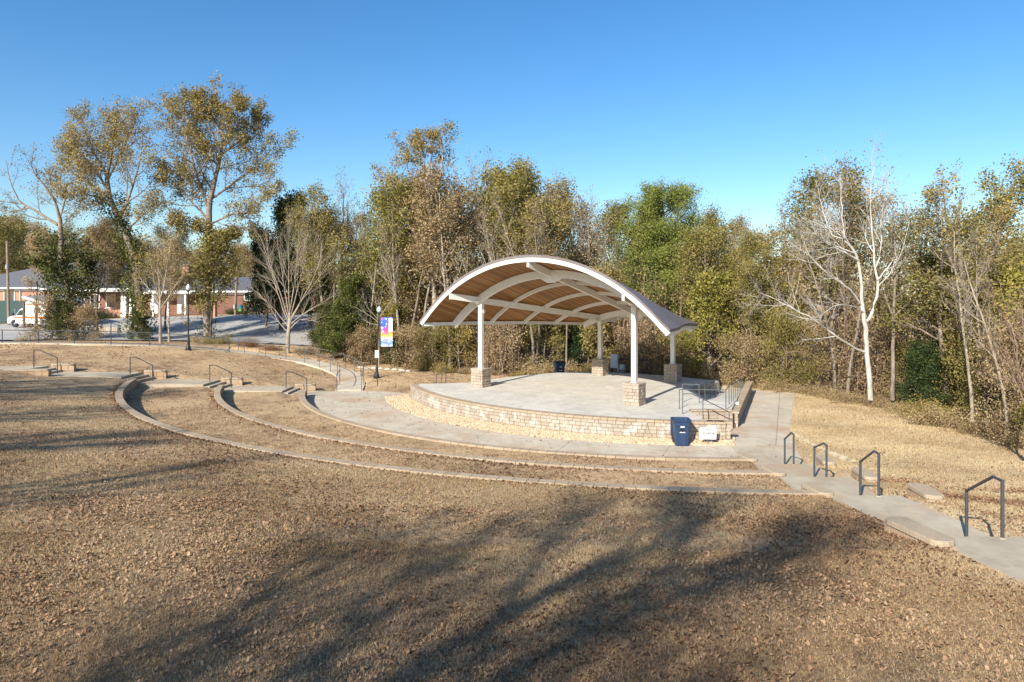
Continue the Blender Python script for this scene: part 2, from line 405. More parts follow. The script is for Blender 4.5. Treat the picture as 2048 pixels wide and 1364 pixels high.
def rbf(x, y):
    x = np.asarray(x, float); y = np.asarray(y, float); sh = x.shape
    x = x.ravel() / 10; y = y.ravel() / 10; o = np.zeros(len(x))
    for s in range(0, len(x), 20000):
        d = np.hypot(x[s:s + 20000, None] - _P[None, :, 0], y[s:s + 20000, None] - _P[None, :, 1])
        o[s:s + 20000] = _k(d) @ _w[:_n] + _w[_n] + _w[_n + 1] * x[s:s + 20000] + _w[_n + 2] * y[s:s + 20000]
    return o.reshape(sh)

# path centre lines, half widths
RAMP = [(-11.0, 46.1, 0), (-11.4, 48.6, .13), (-12.4, 51.6, .33), (-14.2, 54.0, .6), (-16.6, 55.6, .95), (-19.6, 56.2, 1.3), (-23, 56.3, 1.72), (-27, 56.2, 2.1), (-32, 56.2, 2.32), (-42, 57.2, 2.4), (-62, 58.5, 2.42)]
_rx = np.array(RAMP)
def seg_dist(x, y, pts):
    """distance to polyline and interpolated height"""
    x = np.asarray(x, float); y = np.asarray(y, float)
    best = np.full(x.shape, 1e9); zz = np.zeros(x.shape)
    for a, b in zip(pts[:-1], pts[1:]):
        dx, dy = b[0] - a[0], b[1] - a[1]
        t = np.clip(((x - a[0]) * dx + (y - a[1]) * dy) / (dx * dx + dy * dy), 0, 1)
        d = np.hypot(x - a[0] - t * dx, y - a[1] - t * dy)
        m = d < best; best = np.where(m, d, best)
        if len(a) > 2: zz = np.where(m, a[2] + t * (b[2] - a[2]), zz)
    return best, zz

def prof_right(y):
    """stepped height of the right path"""
    Y = [-14, RY[3]]; Z = [1.95 + .03 * 27, LV[3]]
    for k in (3, 2, 1, 0):
        yk = RY[k]; hi = LV[k]; lo = (LV[k - 1] if k else 0.03); base = lo + (hi - lo) * .12
        dz = (hi - base) / 3
        for i in range(3):
            Y += [yk + .36 * i + .001]; Z += [hi - dz * (i + 1)]
            if i < 2: Y += [yk + .36 * (i + 1)]; Z += [hi - dz * (i + 1)]
        nxt = RY[k - 1] if k else 29.7
        Y += [nxt]; Z += [lo]
    return Y, Z
PRY, PRZ = prof_right(0)
LVL = [.44, .97, 1.56, 2.08]
def prof_left():
    X = [-70, LX[3]]; Z = [2.4, LVL[3]]
    for k in (3, 2, 1, 0):
        xk = LX[k]; hi = LVL[k]; lo = (LVL[k - 1] if k else 0.03); base = lo + (hi - lo) * (.25 if k else .1)
        dz = (hi - base) / 3
        for i in range(3):
            X += [xk + .36 * i + .001]; Z += [hi - dz * (i + 1)]
            if i < 2: X += [xk + .36 * (i + 1)]; Z += [hi - dz * (i + 1)]
        nxt = LX[k - 1] if k else -11.8
        X += [nxt]; Z += [lo]
    return X, Z
PLX, PLZ = prof_left()

def ground(x, y):
    x = np.asarray(x, float); y = np.asarray(y, float)
    z = rbf(x, y)
    d1, d2, d3 = cD(C1, x, y), cD(C2, x, y), cD(C3, x, y)
    sec = (y < yL(x)) & (x < xR(y)) & (y < 46)
    zs = np.where(d3 > -.18, slope_f(d3), np.where(d2 > -.18, LV[1] - .03, np.where(d1 > -.18, LV[0] - .03, -.05)))
    # leave the formula far away, where the control points follow it
    z = np.where(sec & (d1 > -.18), zs, z)
    flat = (d1 <= -.18) & (y < 44.9) & (x < 13.2)
    z = np.where(flat, -.05, z)
    # paths cut in
    dr, zr = seg_dist(x, y, [(a, b, 0) for a, b in zip(RC[1], RC[0])])
    zr = np.interp(y, PRY, PRZ)
    z = np.where((dr < 1.0) | ((x > xR(y)) & (x < xR(y) + 1.25) & (y < 28)), np.minimum(z, zr - .12), z)
    e_ = x - np.interp(y, *RRt_)
    z = np.where((e_ > -.3) & (e_ < 4) & (y < 26), np.minimum(z, zr - .07 + .12 * np.maximum(e_, 0)), z)
    inL = (np.abs(y - yL(x)) < 1.1) & (x < -11.5)
    z = np.where(inL, np.minimum(z, np.interp(x, PLX, PLZ) - .12), z)
    n_ = np.abs(y - yL(x)); pl = np.interp(x, PLX, PLZ)
    z = np.where((n_ >= 1.1) & (n_ < 4) & (x < -13.2), np.minimum(z, pl - .03 + .13 * (n_ - 1.1)), z)
    dm, zm = seg_dist(x, y, RAMP)
    z = np.where(dm < .95, np.minimum(z, zm - .1), z)
    # small unevenness
    z = z + .025 * np.sin(x * .9 + 1.3 * np.sin(y * .37)) * np.sin(y * .8 + x * .21)
    return z
def gz(x, y): return float(ground(np.array([x]), np.array([y]))[0])

# ------------------------------------------------------------------ terrain sheet
def span(*segs):
    out = []
    for a, b, s in segs: out.append(np.arange(a, b, s))
    return np.concatenate(out)
gx = span((-900, -120, 60), (-120, -50, 3), (-50, -26, .5), (-26, 14, .16), (14, 26, .5), (26, 80, 3), (80, 901, 60))
gy = span((-60, -4, 3), (-4, 14, .4), (14, 46, .16), (46, 66, .4), (66, 126, 3), (126, 1500, 80))
GX, GY = np.meshgrid(gx, gy)
GZ = ground(GX, np.clip(GY, -60, 110)); 
GZ = np.where((np.abs(GX) > 85) | (GY > 115), np.clip(GZ, 0, 3.0), GZ)
nx, ny = len(gx), len(gy)
ii = np.arange(nx * ny).reshape(ny, nx)
FQ = np.stack([ii[:-1, :-1], ii[:-1, 1:], ii[1:, 1:], ii[1:, :-1]], -1).reshape(-1, 4)
me = npmesh('lawn', np.stack([GX, GY, GZ], -1).reshape(-1, 3), FQ, M['lawn'])
me.materials.append(M['forest_floor'])
# woodland edge
EDGE = [(-60, 62), (-24, 60.5), (-14, 58.5), (-9.5, 55.4), (-5.5, 53.6), (-2, 53.2), (2, 53), (6, 52.4), (11, 50.8), (15, 48.6), (18.5, 45.8), (20.2, 42.5), (21.1, 39.5), (21.4, 36), (21.5, 33), (21.5, 29.5), (21.5, 25), (22, 18), (24, 8), (32, -10)]
def behind_edge(x, y):
    """True inside the woods"""
    ex = np.array([e[0] for e in EDGE]); ey = np.array([e[1] for e in EDGE])
    x = np.asarray(x, float); y = np.asarray(y, float)
    ymax = np.interp(x, ex[:12], ey[:12])
    xm = np.interp(-y, -ey[10:], ex[10:])
    return np.where(y > 45.8, (y > ymax) | (x > 18.5), x > xm)
cx = GX[:-1, :-1] + np.diff(gx)[None, :] / 2; cy = GY[:-1, :-1] + np.diff(gy)[:, None] / 2
jit = .5 * np.sin(cx * 2.1) * np.sin(cy * 1.7 + cx) 
mi = (behind_edge(cx + jit, cy + jit) & ~((cx < -14) & (cy < 84))).astype(np.int32).ravel()
me.polygons.foreach_set('material_index', mi)
me.polygons.foreach_set('use_smooth', np.ones(len(FQ), dtype=bool))
tag(link('lawn', me), kind='structure')

# ------------------------------------------------------------------ paving
def strip(name, mat, left, right, zs, thick=.35, parent=None):
    """ribbon with vertical skirts; left/right lists of xy, zs heights"""
    n = len(left); V = []; Fc = []
    for (l, r, z) in zip(left, right, zs):
        V += [(l[0], l[1], z), (r[0], r[1], z), (l[0], l[1], z - thick), (r[0], r[1], z - thick)]
    for i in range(n - 1):
        a = i * 4; b = a + 4
        Fc += [(a, a + 1, b + 1, b), (a + 2, b + 2, b, a)[::-1], (a + 1, a + 3, b + 3, b + 1)]
    Fc += [(0, 2, 3, 1), ((n - 1) * 4, (n - 1) * 4 + 1, (n - 1) * 4 + 3, (n - 1) * 4 + 2)]
    return MB().add(V, Fc).build(name, mat, parent)

# right path
RL = ([-14, 9, 10.8, 12.8, 17.5, 20.8, 24.4, 29.7], [8.0, 8.05, 8.05, 7.95, 8.1, 8.25, 8.7, 9.4])
RRt = ([-14, 9, 13.2, 13.9, 15.4, 17.5, 21.2, 24.7, 27.6, 29.7], [9.75, 9.7, 9.7, 10.05, 10.15, 9.95, 10.5, 10.85, 11.6, 12.3])
ys = sorted(set(PRY) | {9.0, 11.0, 13.95, 15.4, 19.4, 23.0, 27.0})
L_ = [(float(np.interp(y, *RL)), y) for y in ys]; R_ = [(float(np.interp(y, *RRt)), y) for y in ys]
tag(strip('stair_path', M['concrete_step'], L_, R_, [float(np.interp(y, PRY, PRZ)) for y in ys]), kind='structure')
# left path
xs = sorted(set(PLX) | {-40.0, -50.0})
NL = [(x, yL(x) + 1.15) for x in xs]; SLp = [(x, yL(x) - 1.15) for x in xs]
tag(strip('terrace_path', M['concrete_step'], SLp, NL, [float(np.interp(x, PLX, PLZ)) for x in xs]), kind='structure')
# curved ramp
def offset(pts, d):
    out = []
    for i, p in enumerate(pts):
        a = pts[max(0, i - 1)]; b = pts[min(len(pts) - 1, i + 1)]
        t = Vector((b[0] - a[0], b[1] - a[1])).normalized()
        out.append((p[0] - t.y * d, p[1] + t.x * d) + tuple(p[2:]))
    return out
def smooth_poly(pts, n=4):
    P = [Vector(p) for p in pts]; out = []
    for i in range(len(P) - 1):
        p0 = P[max(i - 1, 0)]; p1 = P[i]; p2 = P[i + 1]; p3 = P[min(i + 2, len(P) - 1)]
        for k in range(n):
            t = k / n
            out.append(tuple(.5 * ((2 * p1) + (p2 - p0) * t + (2 * p0 - 5 * p1 + 4 * p2 - p3) * t * t + (3 * p1 - p0 - 3 * p2 + p3) * t ** 3)))
    return out + [tuple(P[-1])]
RS = smooth_poly(RAMP, 5)
rl = offset(RS, .9); rr = offset(RS, -.9)
tag(strip('ramp_walk', M['concrete'], [p[:2] for p in rl], [p[:2] for p in rr], [p[2] + .05 for p in RS]), kind='structure')
# plaza around the stage: one polygon
def arc(c, r, a0, a1, n):
    return [(c[0] + r * math.cos(R(a0 + (a1 - a0) * i / n)), c[1] + r * math.sin(R(a0 + (a1 - a0) * i / n))) for i in range(n + 1)]
def ang(c, p): return math.degrees(math.atan2(p[1] - c[1], p[0] - c[0])) % 360
a_l = ang(C1, (-13.2, 43.2)); a_r = ang(C1, (9.0, 25.1))
outer = arc(C1, C1[2] - .33, a_l, a_r, 60)
g0 = ang(CG, (-7.9, 42.6)); g1 = ang(CG, (9.6, 29.3))
inner = arc(CG, CG[2], g1, g0, 50)
plaza = [(-11.8, 45.5)] + outer + [(10.2, 24.8), (11.0, 25.3), (11.6, 27.6), (12.8, 31.3), (13.8, 33.9), (18.4, 44.4), (16.4, 46.0), (13.2, 46.0), (11.0, 34.0), (9.6, 31.0)] + inner + [(-6.6, 42.4), (-6.3, 44.2), (-9.0, 45.4)]
tag(MB().prism(plaza, -.3, .035).build('walkway', M['concrete']), kind='structure')
# gravel bed ground
n_ = 50
go = arc(CG, CG[2] + .02, g0, g1, n_); gi = arc(CS, CS[2] - .2, ang(CS, (-6.2, 42.6)), ang(CS, (9.6, 29.9)), n_)
tag(strip('gravel_bed', simple('gravel_sand', (.46, .33, .20), .95, .3, 20, .6), gi, go, [0] * (n_ + 1)), kind='structure')
bed = bpy.data.objects['gravel_bed'].data
for i in range(n_ + 1): bed.vertices[i * 4].co.z = .12; bed.vertices[i * 4 + 1].co.z = .004
# river stones
rng = np.random.default_rng(3)
icoV = np.array([(0, 0, 1)] + [(math.cos(R(72 * k)) * .9, math.sin(R(72 * k)) * .9, .35) for k in range(5)] + [(math.cos(R(72 * k + 36)) * .9, math.sin(R(72 * k + 36)) * .9, -.35) for k in range(5)])
icoF = np.array([(0, 1 + k, 1 + (k + 1) % 5) for k in range(5)] + [(1 + k, 6 + k, 1 + (k + 1) % 5) for k in range(5)] + [(1 + (k + 1) % 5, 6 + k, 6 + (k + 1) % 5) for k in range(5)])
N = 20000
th = rng.uniform(R(g0 - 1), R(g1), N)
x0 = CG[0] + np.cos(th) * CG[2]; y0 = CG[1] + np.sin(th) * CG[2]
dd = np.hypot(x0 - CS[0], y0 - CS[1]) - (CS[2] + .02)
keep = dd > .1; tt = rng.random(N)
r_ = CG[2] - tt * dd - .03
P0 = np.stack([CG[0] + np.cos(th) * r_, CG[1] + np.sin(th) * r_, np.full(N, .015)], -1)[keep]; N = len(P0)
P0[:, 2] += rng.uniform(0, .05, N) + .10 * (tt[keep])
sz = rng.uniform(.022, .06, N)[:, None, None]
sc_ = rng.uniform(.7, 1.3, (N, 1, 3)) * np.array([1, 1, .65])
an = rng.uniform(0, 6.28, N); ca, sa = np.cos(an), np.sin(an)
V = icoV[None] * sz * sc_ * rng.uniform(.85, 1.15, (N, 11, 1))
V = np.stack([V[..., 0] * ca[:, None] - V[..., 1] * sa[:, None], V[..., 0] * sa[:, None] + V[..., 1] * ca[:, None], V[..., 2]], -1) + P0[:, None]
Fi = (icoF[None] + (np.arange(N) * 11)[:, None, None]).reshape(-1, 3)
tag(link('river_stones', npmesh('river_stones', V.reshape(-1, 3), Fi, M['stone'], np.repeat(rng.random(N), 15), np.repeat(rng.random(N), 15), True)),
    'bed of loose tan river stones along the foot of the curved stage wall', 'gravel', kind='stuff')

# ------------------------------------------------------------------ block walls
def arc_course(mb, c, r_out, depth, a0, a1, z, h, wmin, wmax, rnd=random, gap=.012, jit=.008, mat=0, seg=1):
    a = a0; tot = a1
    while a < tot - .05:
        w = rnd.uniform(wmin, wmax); da = math.degrees(w / r_out)
        b = min(a + da, tot)
        if tot - b < da * .4: b = tot
        g = math.degrees(gap / r_out) / 2
        j = rnd.uniform(-jit, jit)
        A, B = R(a + g), R(b - g); ro = r_out + j; ri = r_out - depth
        P = []
        for zz in (z + gap / 2 + 0, z + h - gap / 2):
            P += [(c[0] + ri * math.cos(A), c[1] + ri * math.sin(A), zz), (c[0] + ro * math.cos(A), c[1] + ro * math.sin(A), zz),
                  (c[0] + ro * math.cos(B), c[1] + ro * math.sin(B), zz), (c[0] + ri * math.cos(B), c[1] + ri * math.sin(B), zz)]
        mb.hexa(P, rnd=rnd.random(), mat=mat)
        a = b
def line_course(mb, p, q, depth, z, h, wmin, wmax, rnd=random, gap=.012, jit=.008, mat=0):
    p = Vector(p); q = Vector(q); L = (q - p).length; d = (q - p) / L; nrm = Vector((d.y, -d.x))
    s = 0
    while s < L - .01:
        e = min(s + rnd.uniform(wmin, wmax), L)
        if L - e < wmin * .5: e = L
        j = rnd.uniform(-jit, jit)
        a = p + d * (s + gap / 2); b = p + d * (e - gap / 2)
        o1 = nrm * (depth / 2 + j); 
        P = [tuple(a + o1), tuple(a - o1), tuple(b - o1), tuple(b + o1)]
        mb.hexa([(v[0], v[1], z + gap / 2) for v in P][::-1] + [(v[0], v[1], z + h - gap / 2) for v in P][::-1], rnd=rnd.random(), mat=mat)
        s = e

CURBM = [M['curb_block'], M['mortar_dark'], M['cap_block']]
wl = ['lowest curved block terrace wall beside the concrete walkway round the stage', 'middle curved block terrace wall between the two lawn steps', 'highest and longest curved block terrace wall, nearest the foreground lawn']
ends = [((-13.6, 43.0), (8.75, 25.0)), ((-17.9, 41.9), (8.3, 21.3)), ((-22.9, 40.9), (8.0, 17.5))]
for k, (c, e) in enumerate(zip((C1, C2, C3), ends)):
    rn = random.Random(40 + k)
    a0 = ang(c, e[0]); a1 = ang(c, e[1]); top = LV[k] + .05; base = (0, LV[0] - .03, LV[1] - .03)[k] - .1
    mb = MB()
    # dark core
    core = arc(c, c[2] - .03, a0 + .1, a1 - .1, 70); ci = arc(c, c[2] - .30, a1 - .1, a0 + .1, 70)
    mb.prism(core + ci, base, top - .12, mat=1)
    nrow = 3; h = (top - .11 - base) / nrow
    for r in range(nrow): arc_course(mb, c, c[2] - .015, .30, a0, a1, base + r * h, h, .28, .46, rn, mat=0)
    arc_course(mb, c, c[2] + .01, .33, a0, a1, top - .11, .11, .30, .46, rn, jit=.006, mat=2)
    mb.v = [(x, y, z) for x, y, z in mb.v]
    o = mb.build('terrace_wall', CURBM, bevel=.008)
    tag(o, wl[k], 'retaining wall', 'curved terrace walls of the lawn seating')

# stub walls at the stair flights: short blocks with a bull-nosed cap
def stub(loc, rz, L, h, w, label, group):
    rn = random.Random(int(abs(loc[0] * 31 + loc[1] * 17)))
    t = thing('cheek_wall', label, 'low wall', (loc[0], loc[1], loc[2]), rz, group)
    mb = MB(); mb.box((0, 0, h / 2 - .16), (L - .04, w - .04, h + .2), mat=1)
    n = 2
    for r in range(n):
        hh = (h + .22 - .1) / n
        line_course(mb, (-L / 2, 0), (L / 2, 0), w, -.32 + .0 + r * hh + .1, hh, .28, .44, rn, mat=0)
    mb.build('blocks', CURBM[:2], t, bevel=.01)
    cp = []
    for sx, a0 in ((1, -90), (-1, 90)):
        for i in range(7):
            a = R(a0 + 180 * i / 6 * 1.0)
            cp.append((sx * (L / 2 - .12) + math.copysign(1, sx) * abs(math.cos(a)) * .15, math.sin(a) * (w / 2 + .03)))
    MB().prism(cp, h - .1, h + .01, rnd=.8).build('cap', M['cap_block'], t, bevel=.012)
    return t
G = 'low block cheek walls beside the stair flights'
ra = R(86)
stub((7.72, 12.95, 1.78), R(100), 1.35, .34, .42, 'cheek wall with wide cracked cap in the right foreground, left of the nearest handrail', G)
stub((10.75, 17.75, 1.20), R(84), 1.15, .28, .42, 'cheek wall on the grass side of the stair right of the second nearest handrail', G)
stub((11.05, 21.35, .70), R(84), 1.2, .28, .40, 'cheek wall on the grass side of the stair right of the third nearest handrail', G)
stub((11.45, 24.9, .26), R(80), 1.1, .28, .40, 'farthest cheek wall on the grass side of the right stair', G)
stub((-28.1, 39.95, 1.66), R(12), 1.9, .45, .42, 'cheek wall in front of the leftmost handrail at the far left path', G)
for k, nm in ((3, 'small block pier behind the leftmost handrail'), (2, 'small block pier behind the second handrail from the left, by the highest terrace wall'), (1, 'small block pier behind the third handrail from the left'), (0, 'small block pier behind the left handrail closest to the stage walkway')):
    x = LX[k] + .7; stub((x, yL(x) + 1.35, LVL[k] - .42), R(12), 1.3, .52, .36, nm, G)
# wall ends returning along the right stair
for k, nm in ((0, 'short return at the right end of the lowest terrace wall'), (1, 'short return at the right end of the middle terrace wall'), (2, 'short return at the right end of the highest terrace wall')):
    x, y = ends[k][1]
    stub((x + .02, y + .42, LV[k] - .32), R(98), 1.0, .395, .36, nm, G)

# ------------------------------------------------------------------ stair handrails
def handrail(name, upper, lower, ht, label, group, r=.028, mat='rail', flat=.33):
    U = Vector(upper); Lw = Vector(lower); d = (Lw - U); d.z = 0; d.normalize()
    t = thing(name, label, 'handrail', U, 0, group)
    a = Vector((0, 0, ht)); b = a + d * flat; c = Lw - U + Vector((0, 0, ht * .93))
    MB().tube([a, b, c], r, 6).build('top_rail', M[mat], t)
    MB().tube([(0, 0, -.12), (0, 0, ht + r * .9)], r, 6).build('post', M[mat], t)
    q = Lw - U; MB().tube([(q.x, q.y, q.z - .12), (q.x, q.y, q.z + ht * .93 + r * .9)], r, 6).build('post', M[mat], t)
    for p in (Vector((0, 0, 0)), q): MB().lathe([(.065, -.01), (.065, .012), (.04, .018)], p, 10).build('base_flange', M['concrete_step'], t)
    return t
gl = 'handrails of the left terrace stairs'; gr = 'handrails of the right stair path'
lab = ['left handrail closest to the stage walkway, beside the lowest terrace wall end', 'third handrail from the left, beside the middle terrace wall end', 'second handrail from the left, beside the highest terrace wall end', 'leftmost dark handrail, beside the block cheek wall on the far left']
for k in range(4):
    x = LX[k] - .1; x2 = LX[k] + 1.15
    handrail('stair_handrail', (x, yL(x), LVL[k]), (x2, yL(x2), float(np.interp(x2, PLX, PLZ))), 1.06, lab[k], gl)
lab = ['farthest handrail of the right stair, near the stage ramp', 'third nearest handrail of the right stair', 'second nearest handrail of the right stair', 'nearest and largest handrail at the right edge of the picture']
UP = [(10.07, 24.4), (9.77, 21.2), (9.35, 17.4), (9.27, 12.9)]
for k in range(4):
    x, y = UP[k]; y2 = y + 1.35; x2 = x + .22
    handrail('stair_handrail', (x, y, float(np.interp(y, PRY, PRZ))), (x2, y2, float(np.interp(y2, PRY, PRZ))), 1.08, lab[k], gr, r=.032)

# ramp railings: curved
def railing(name, pts, ht, label, group, post_every=1.9, r=.024, mat='rail_grey', mid=False, ends=True, mesh=None):
    P = [Vector(p) for p in pts]
    t = thing(name, label, 'railing', P[0], 0, group); o = P[0]
    MB().tube([p - o + Vector((0, 0, ht)) for p in P], r, 6).build('top_rail', M[mat], t)
    if mid: MB().tube([p - o + Vector((0, 0, .12)) for p in P], r * .8, 6).build('bottom_rail', M[mat], t)
    acc = 0; nxt = 0
    for a, b in zip(P[:-1], P[1:]):
        L = (b - a).length
        while nxt <= acc + L + 1e-6:
            q = a.lerp(b, (nxt - acc) / L) - o
            MB().tube([(q.x, q.y, q.z - .15), (q.x, q.y, q.z + ht)], r, 6).build('post', M[mat], t); nxt += post_every
        acc += L
    if acc - (nxt - post_every) > .4:
        q = P[-1] - o; MB().tube([(q.x, q.y, q.z - .15), (q.x, q.y, q.z + ht)], r, 6).build('post', M[mat], t)
    if mesh:
        mb = MB()
        for a, b in zip(P[:-1], P[1:]):
            n = max(1, int((b - a).length / .11))
            for i in range(n):
                q = a.lerp(b, i / n) - o; q2 = a.lerp(b, (i + 5.2) / n) - o; q3 = a.lerp(b, (i - 5.2) / n) - o
                mb.tube([(q.x, q.y, q.z + .06), (q2.x, q2.y, q2.z + ht - .03)], .0025, 3, cap=False)
                mb.tube([(q.x, q.y, q.z + .06), (q3.x, q3.y, q3.z + ht - .03)], .0025, 3, cap=False)
        mb.build('chain_mesh', M[mesh], t)
    return t
near = [p for p in offset(RS, .82)]
near = [(x, y, z + .05) for x, y, z in near]
far = [(x, y, z + .05) for x, y, z in offset(RS, -.82)]
gd = 'railings of the curved ramp walk'
railing('ramp_railing', near[:31], 1.02, 'curved steel railing on the lawn side of the sloping ramp walk', gd, 1.75)
railing('ramp_railing', far[:31], 1.02, 'curved steel railing on the woods side of the sloping ramp walk', gd, 1.75)
railing('walk_fence', near[30:], 1.05, 'dark mesh fence along the upper walk in front of the parking lot', gd, 3.2, .035, 'rail', True, mesh='rail_grey')
# ------------------------------------------------------------------ stage
SZ = .90
stg = thing('stage', 'raised concrete stage with curved tan block wall under the arched roof', 'stage', (2.2, 38, 0))
so_ = Vector((-2.2, -38, 0))
def sp(poly): return [(p[0] + so_.x, p[1] + so_.y) for p in poly]
sa0 = ang(CS, (-6.25, 42.2)); sa1 = ang(CS, (9.35, 29.85))
front = arc(CS, CS[2] - .40, sa0, sa1, 50)
floor = front + [(8.55, 30.3), (8.55, 33.05), (10.6, 33.05), (11.55, 35.3), (10.1, 35.95), (10.45, 37.5), (10.5, 39.3), (10.45, 40.8), (11.5, 42.1), (13.3, 43.95), (11.6, 45.8), (9.3, 47.7), (6.5, 49.1), (3.4, 48.7), (.6, 46.8), (-1.5, 44.6), (-2.7, 43.1), (-5.6, 42.6)]
MB().prism(sp(floor), -.3, SZ).build('floor_slab', M['stage_floor'], stg)
mb = MB(); rn = random.Random(5)
cs = (CS[0] + so_.x, CS[1] + so_.y, CS[2])
core = arc(cs, cs[2] - .05, sa0 + .1, sa1 - .1, 60); ci = arc(cs, cs[2] - .33, sa1 - .1, sa0 + .1, 60)
mb.prism(core + ci, -.3, SZ - .05, mat=1)
for r in range(6):
    arc_course(mb, cs, cs[2] - .02, .34, sa0, sa1, -.16 + r * .165, .165, .18, .44, rn, mat=0, gap=.014, jit=.012)
mb.build('retaining_wall', [M['wall_block'], M['mortar_dark']], stg, bevel=.008)
mb = MB(); arc_course(mb, cs, cs[2] + .02, .44, sa0, sa1, .83, .115, .34, .5, rn, mat=0, jit=.004)
mb.build('wall_cap', M['cap_block'], stg, bevel=.01)
# rear and side block faces
mb = MB(); side = [(10.12, 35.95), (10.47, 37.5), (10.52, 39.3), (10.47, 40.8), (11.52, 42.1), (13.3, 43.95)]
for r in range(5):
    for p, q in zip(side[:-1], side[1:]): line_course(mb, sp([p])[0], sp([q])[0], .16, .03 + r * .165, .165, .28, .46, rn)
mb.build('side_wall', M['pier_block'], stg, bevel=.008)
mb = MB()
for r in range(5): line_course(mb, (8.6 + so_.x, 33.0 + so_.y), (10.65 + so_.x, 33.0 + so_.y), .16, .03 + r * .165, .165, .28, .46, rn)
mb.build('side_wall', M['pier_block'], stg, bevel=.008)
mb = MB(); line_course(mb, (8.6 + so_.x, 33.02 + so_.y), (10.6 + so_.x, 33.02 + so_.y), .34, .86, .09, .34, .5, rn)
mb.build('wall_cap', M['cap_block'], stg, bevel=.01)
# steps between the curved wall and the landing
prof = [(8.5, -.2)]
for i in range(4): prof += [(8.5 + .35 * i, SZ - .18 * (i + 1)), (8.5 + .35 * (i + 1), SZ - .18 * (i + 1))]
prof += [(9.9, -.2)]; n = len(prof)
mb = MB().add([(x + so_.x, 30.25 + so_.y, z) for x, z in prof] + [(x + so_.x, 32.9 + so_.y, z) for x, z in prof],
              [tuple(range(n))[::-1], tuple(range(n, 2 * n))] + [(i, (i + 1) % n, n + (i + 1) % n, n + i) for i in range(n)], rnd=.5)
mb.build('steps', M['concrete_step'], stg, bevel=.01)
# curved wall end pier
mb = MB()
for r in range(6): line_course(mb, (8.6 + so_.x, 30.2 + so_.y), (9.6 + so_.x, 30.05 + so_.y), .3, -.16 + r * .165, .165, .28, .46, rn)
line_course(mb, (8.6 + so_.x, 30.2 + so_.y), (9.65 + so_.x, 30.05 + so_.y), .4, .83, .115, .3, .5, rn, mat=0)
mb.build('end_wall', M['pier_block'], stg, bevel=.008)
# ramp on the right
MB().hexa([(10.1 + so_.x, 35.9 + so_.y, -.2), (11.75 + so_.x, 35.3 + so_.y, -.2), (15.35 + so_.x, 44.6 + so_.y, -.2), (10.6 + so_.x, 44.3 + so_.y, -.2),
           (10.1 + so_.x, 35.9 + so_.y, SZ - .005), (11.75 + so_.x, 35.3 + so_.y, SZ - .005), (15.35 + so_.x, 44.6 + so_.y, .05), (10.6 + so_.x, 44.3 + so_.y, .05)]).build('ramp_slab', M['stage_floor'], stg)
mb = MB(); p, q = (10.83 + so_.x, 33.2 + so_.y), (15.55 + so_.x, 44.7 + so_.y)
mb.hexa([(p[0] - .1, p[1], -.1), (p[0] + .1, p[1], -.1), (q[0] + .1, q[1], -.1), (q[0] - .1, q[1], -.1), (p[0] - .1, p[1], .72), (p[0] + .1, p[1], .72), (q[0] + .1, q[1], .62), (q[0] - .1, q[1], .62)], mat=1)
for r in range(5): line_course(mb, p, q, .30, -.12 + r * .165, .165, .28, .46, rn)
mb.build('ramp_wall', [M['pier_block'], M['mortar_dark']], stg, bevel=.008)
mb = MB(); line_course(mb, p, q, .40, .705, .10, .34, .5, rn); mb.build('wall_cap', M['cap_block'], stg, bevel=.01)

def tubething(name, segs, posts, label, cat, group=None, r=.024, mat='rail_grey'):
    o = Vector(posts[0][0]); t = thing(name, label, cat, o, 0, group)
    for s in segs: MB().tube([Vector(p) - o for p in s], r, 6).build('top_rail', M[mat], t)
    for a, b in posts: MB().tube([Vector(a) - o, Vector(b) - o], r, 6).build('post', M[mat], t)
    return t
H_ = .95
tubething('stage_railing', [[(8.85, 35.4, SZ + H_), (9.65, 35.2, SZ + H_), (10.2, 36.2, SZ + H_ - .03), (13.25, 43.8, .1 + H_)]],
          [((8.85, 35.4, SZ - .1), (8.85, 35.4, SZ + H_)), ((9.65, 35.2, SZ - .1), (9.65, 35.2, SZ + H_)), ((10.3, 36.4, .8), (10.3, 36.4, SZ + H_ - .05)),
           ((11.3, 38.9, .5), (11.3, 38.9, .65 + H_)), ((12.3, 41.4, .3), (12.3, 41.4, .36 + H_)), ((13.25, 43.8, 0), (13.25, 43.8, .1 + H_))],
          'steel railing on the stage side of the stage ramp', 'railing', 'railings of the stage ramp and steps')
P2 = [(8.2, 33.45, SZ + H_), (10.42, 33.25, SZ + H_), (11.35, 35.5, SZ + H_), (14.8, 43.9, .1 + H_)]
po = [((8.2, 33.45, SZ - .1), (8.2, 33.45, SZ + H_)), ((10.42, 33.25, SZ - .1), (10.42, 33.25, SZ + H_))]
for k in range(8):
    t_ = k / 7; x = 11.1 + (14.8 - 11.1) * t_; y = 34.9 + (43.9 - 34.9) * t_; zt = SZ + H_ if k == 0 else SZ + H_ - (SZ - .1) * max(0, (y - 35.5) / 8.4)
    po.append(((x, y, zt - H_ - .15), (x, y, zt)))
tubething('stage_railing', [P2], po, 'longer steel railing on the path side of the stage ramp with many posts', 'railing', 'railings of the stage ramp and steps')
tubething('step_railing', [[(8.0, 32.0, SZ + H_), (8.45, 32.0, SZ + H_), (10.2, 32.05, .04 + H_)]],
          [((8.0, 32.0, SZ - .1), (8.0, 32.0, SZ + H_)), ((8.95, 32.0, .5), (8.95, 32.0, .70 + H_)), ((10.2, 32.05, -.05), (10.2, 32.05, .04 + H_))],
          'sloping handrail over the small stage steps beside the navy trash cart', 'handrail', 'railings of the stage ramp and steps')
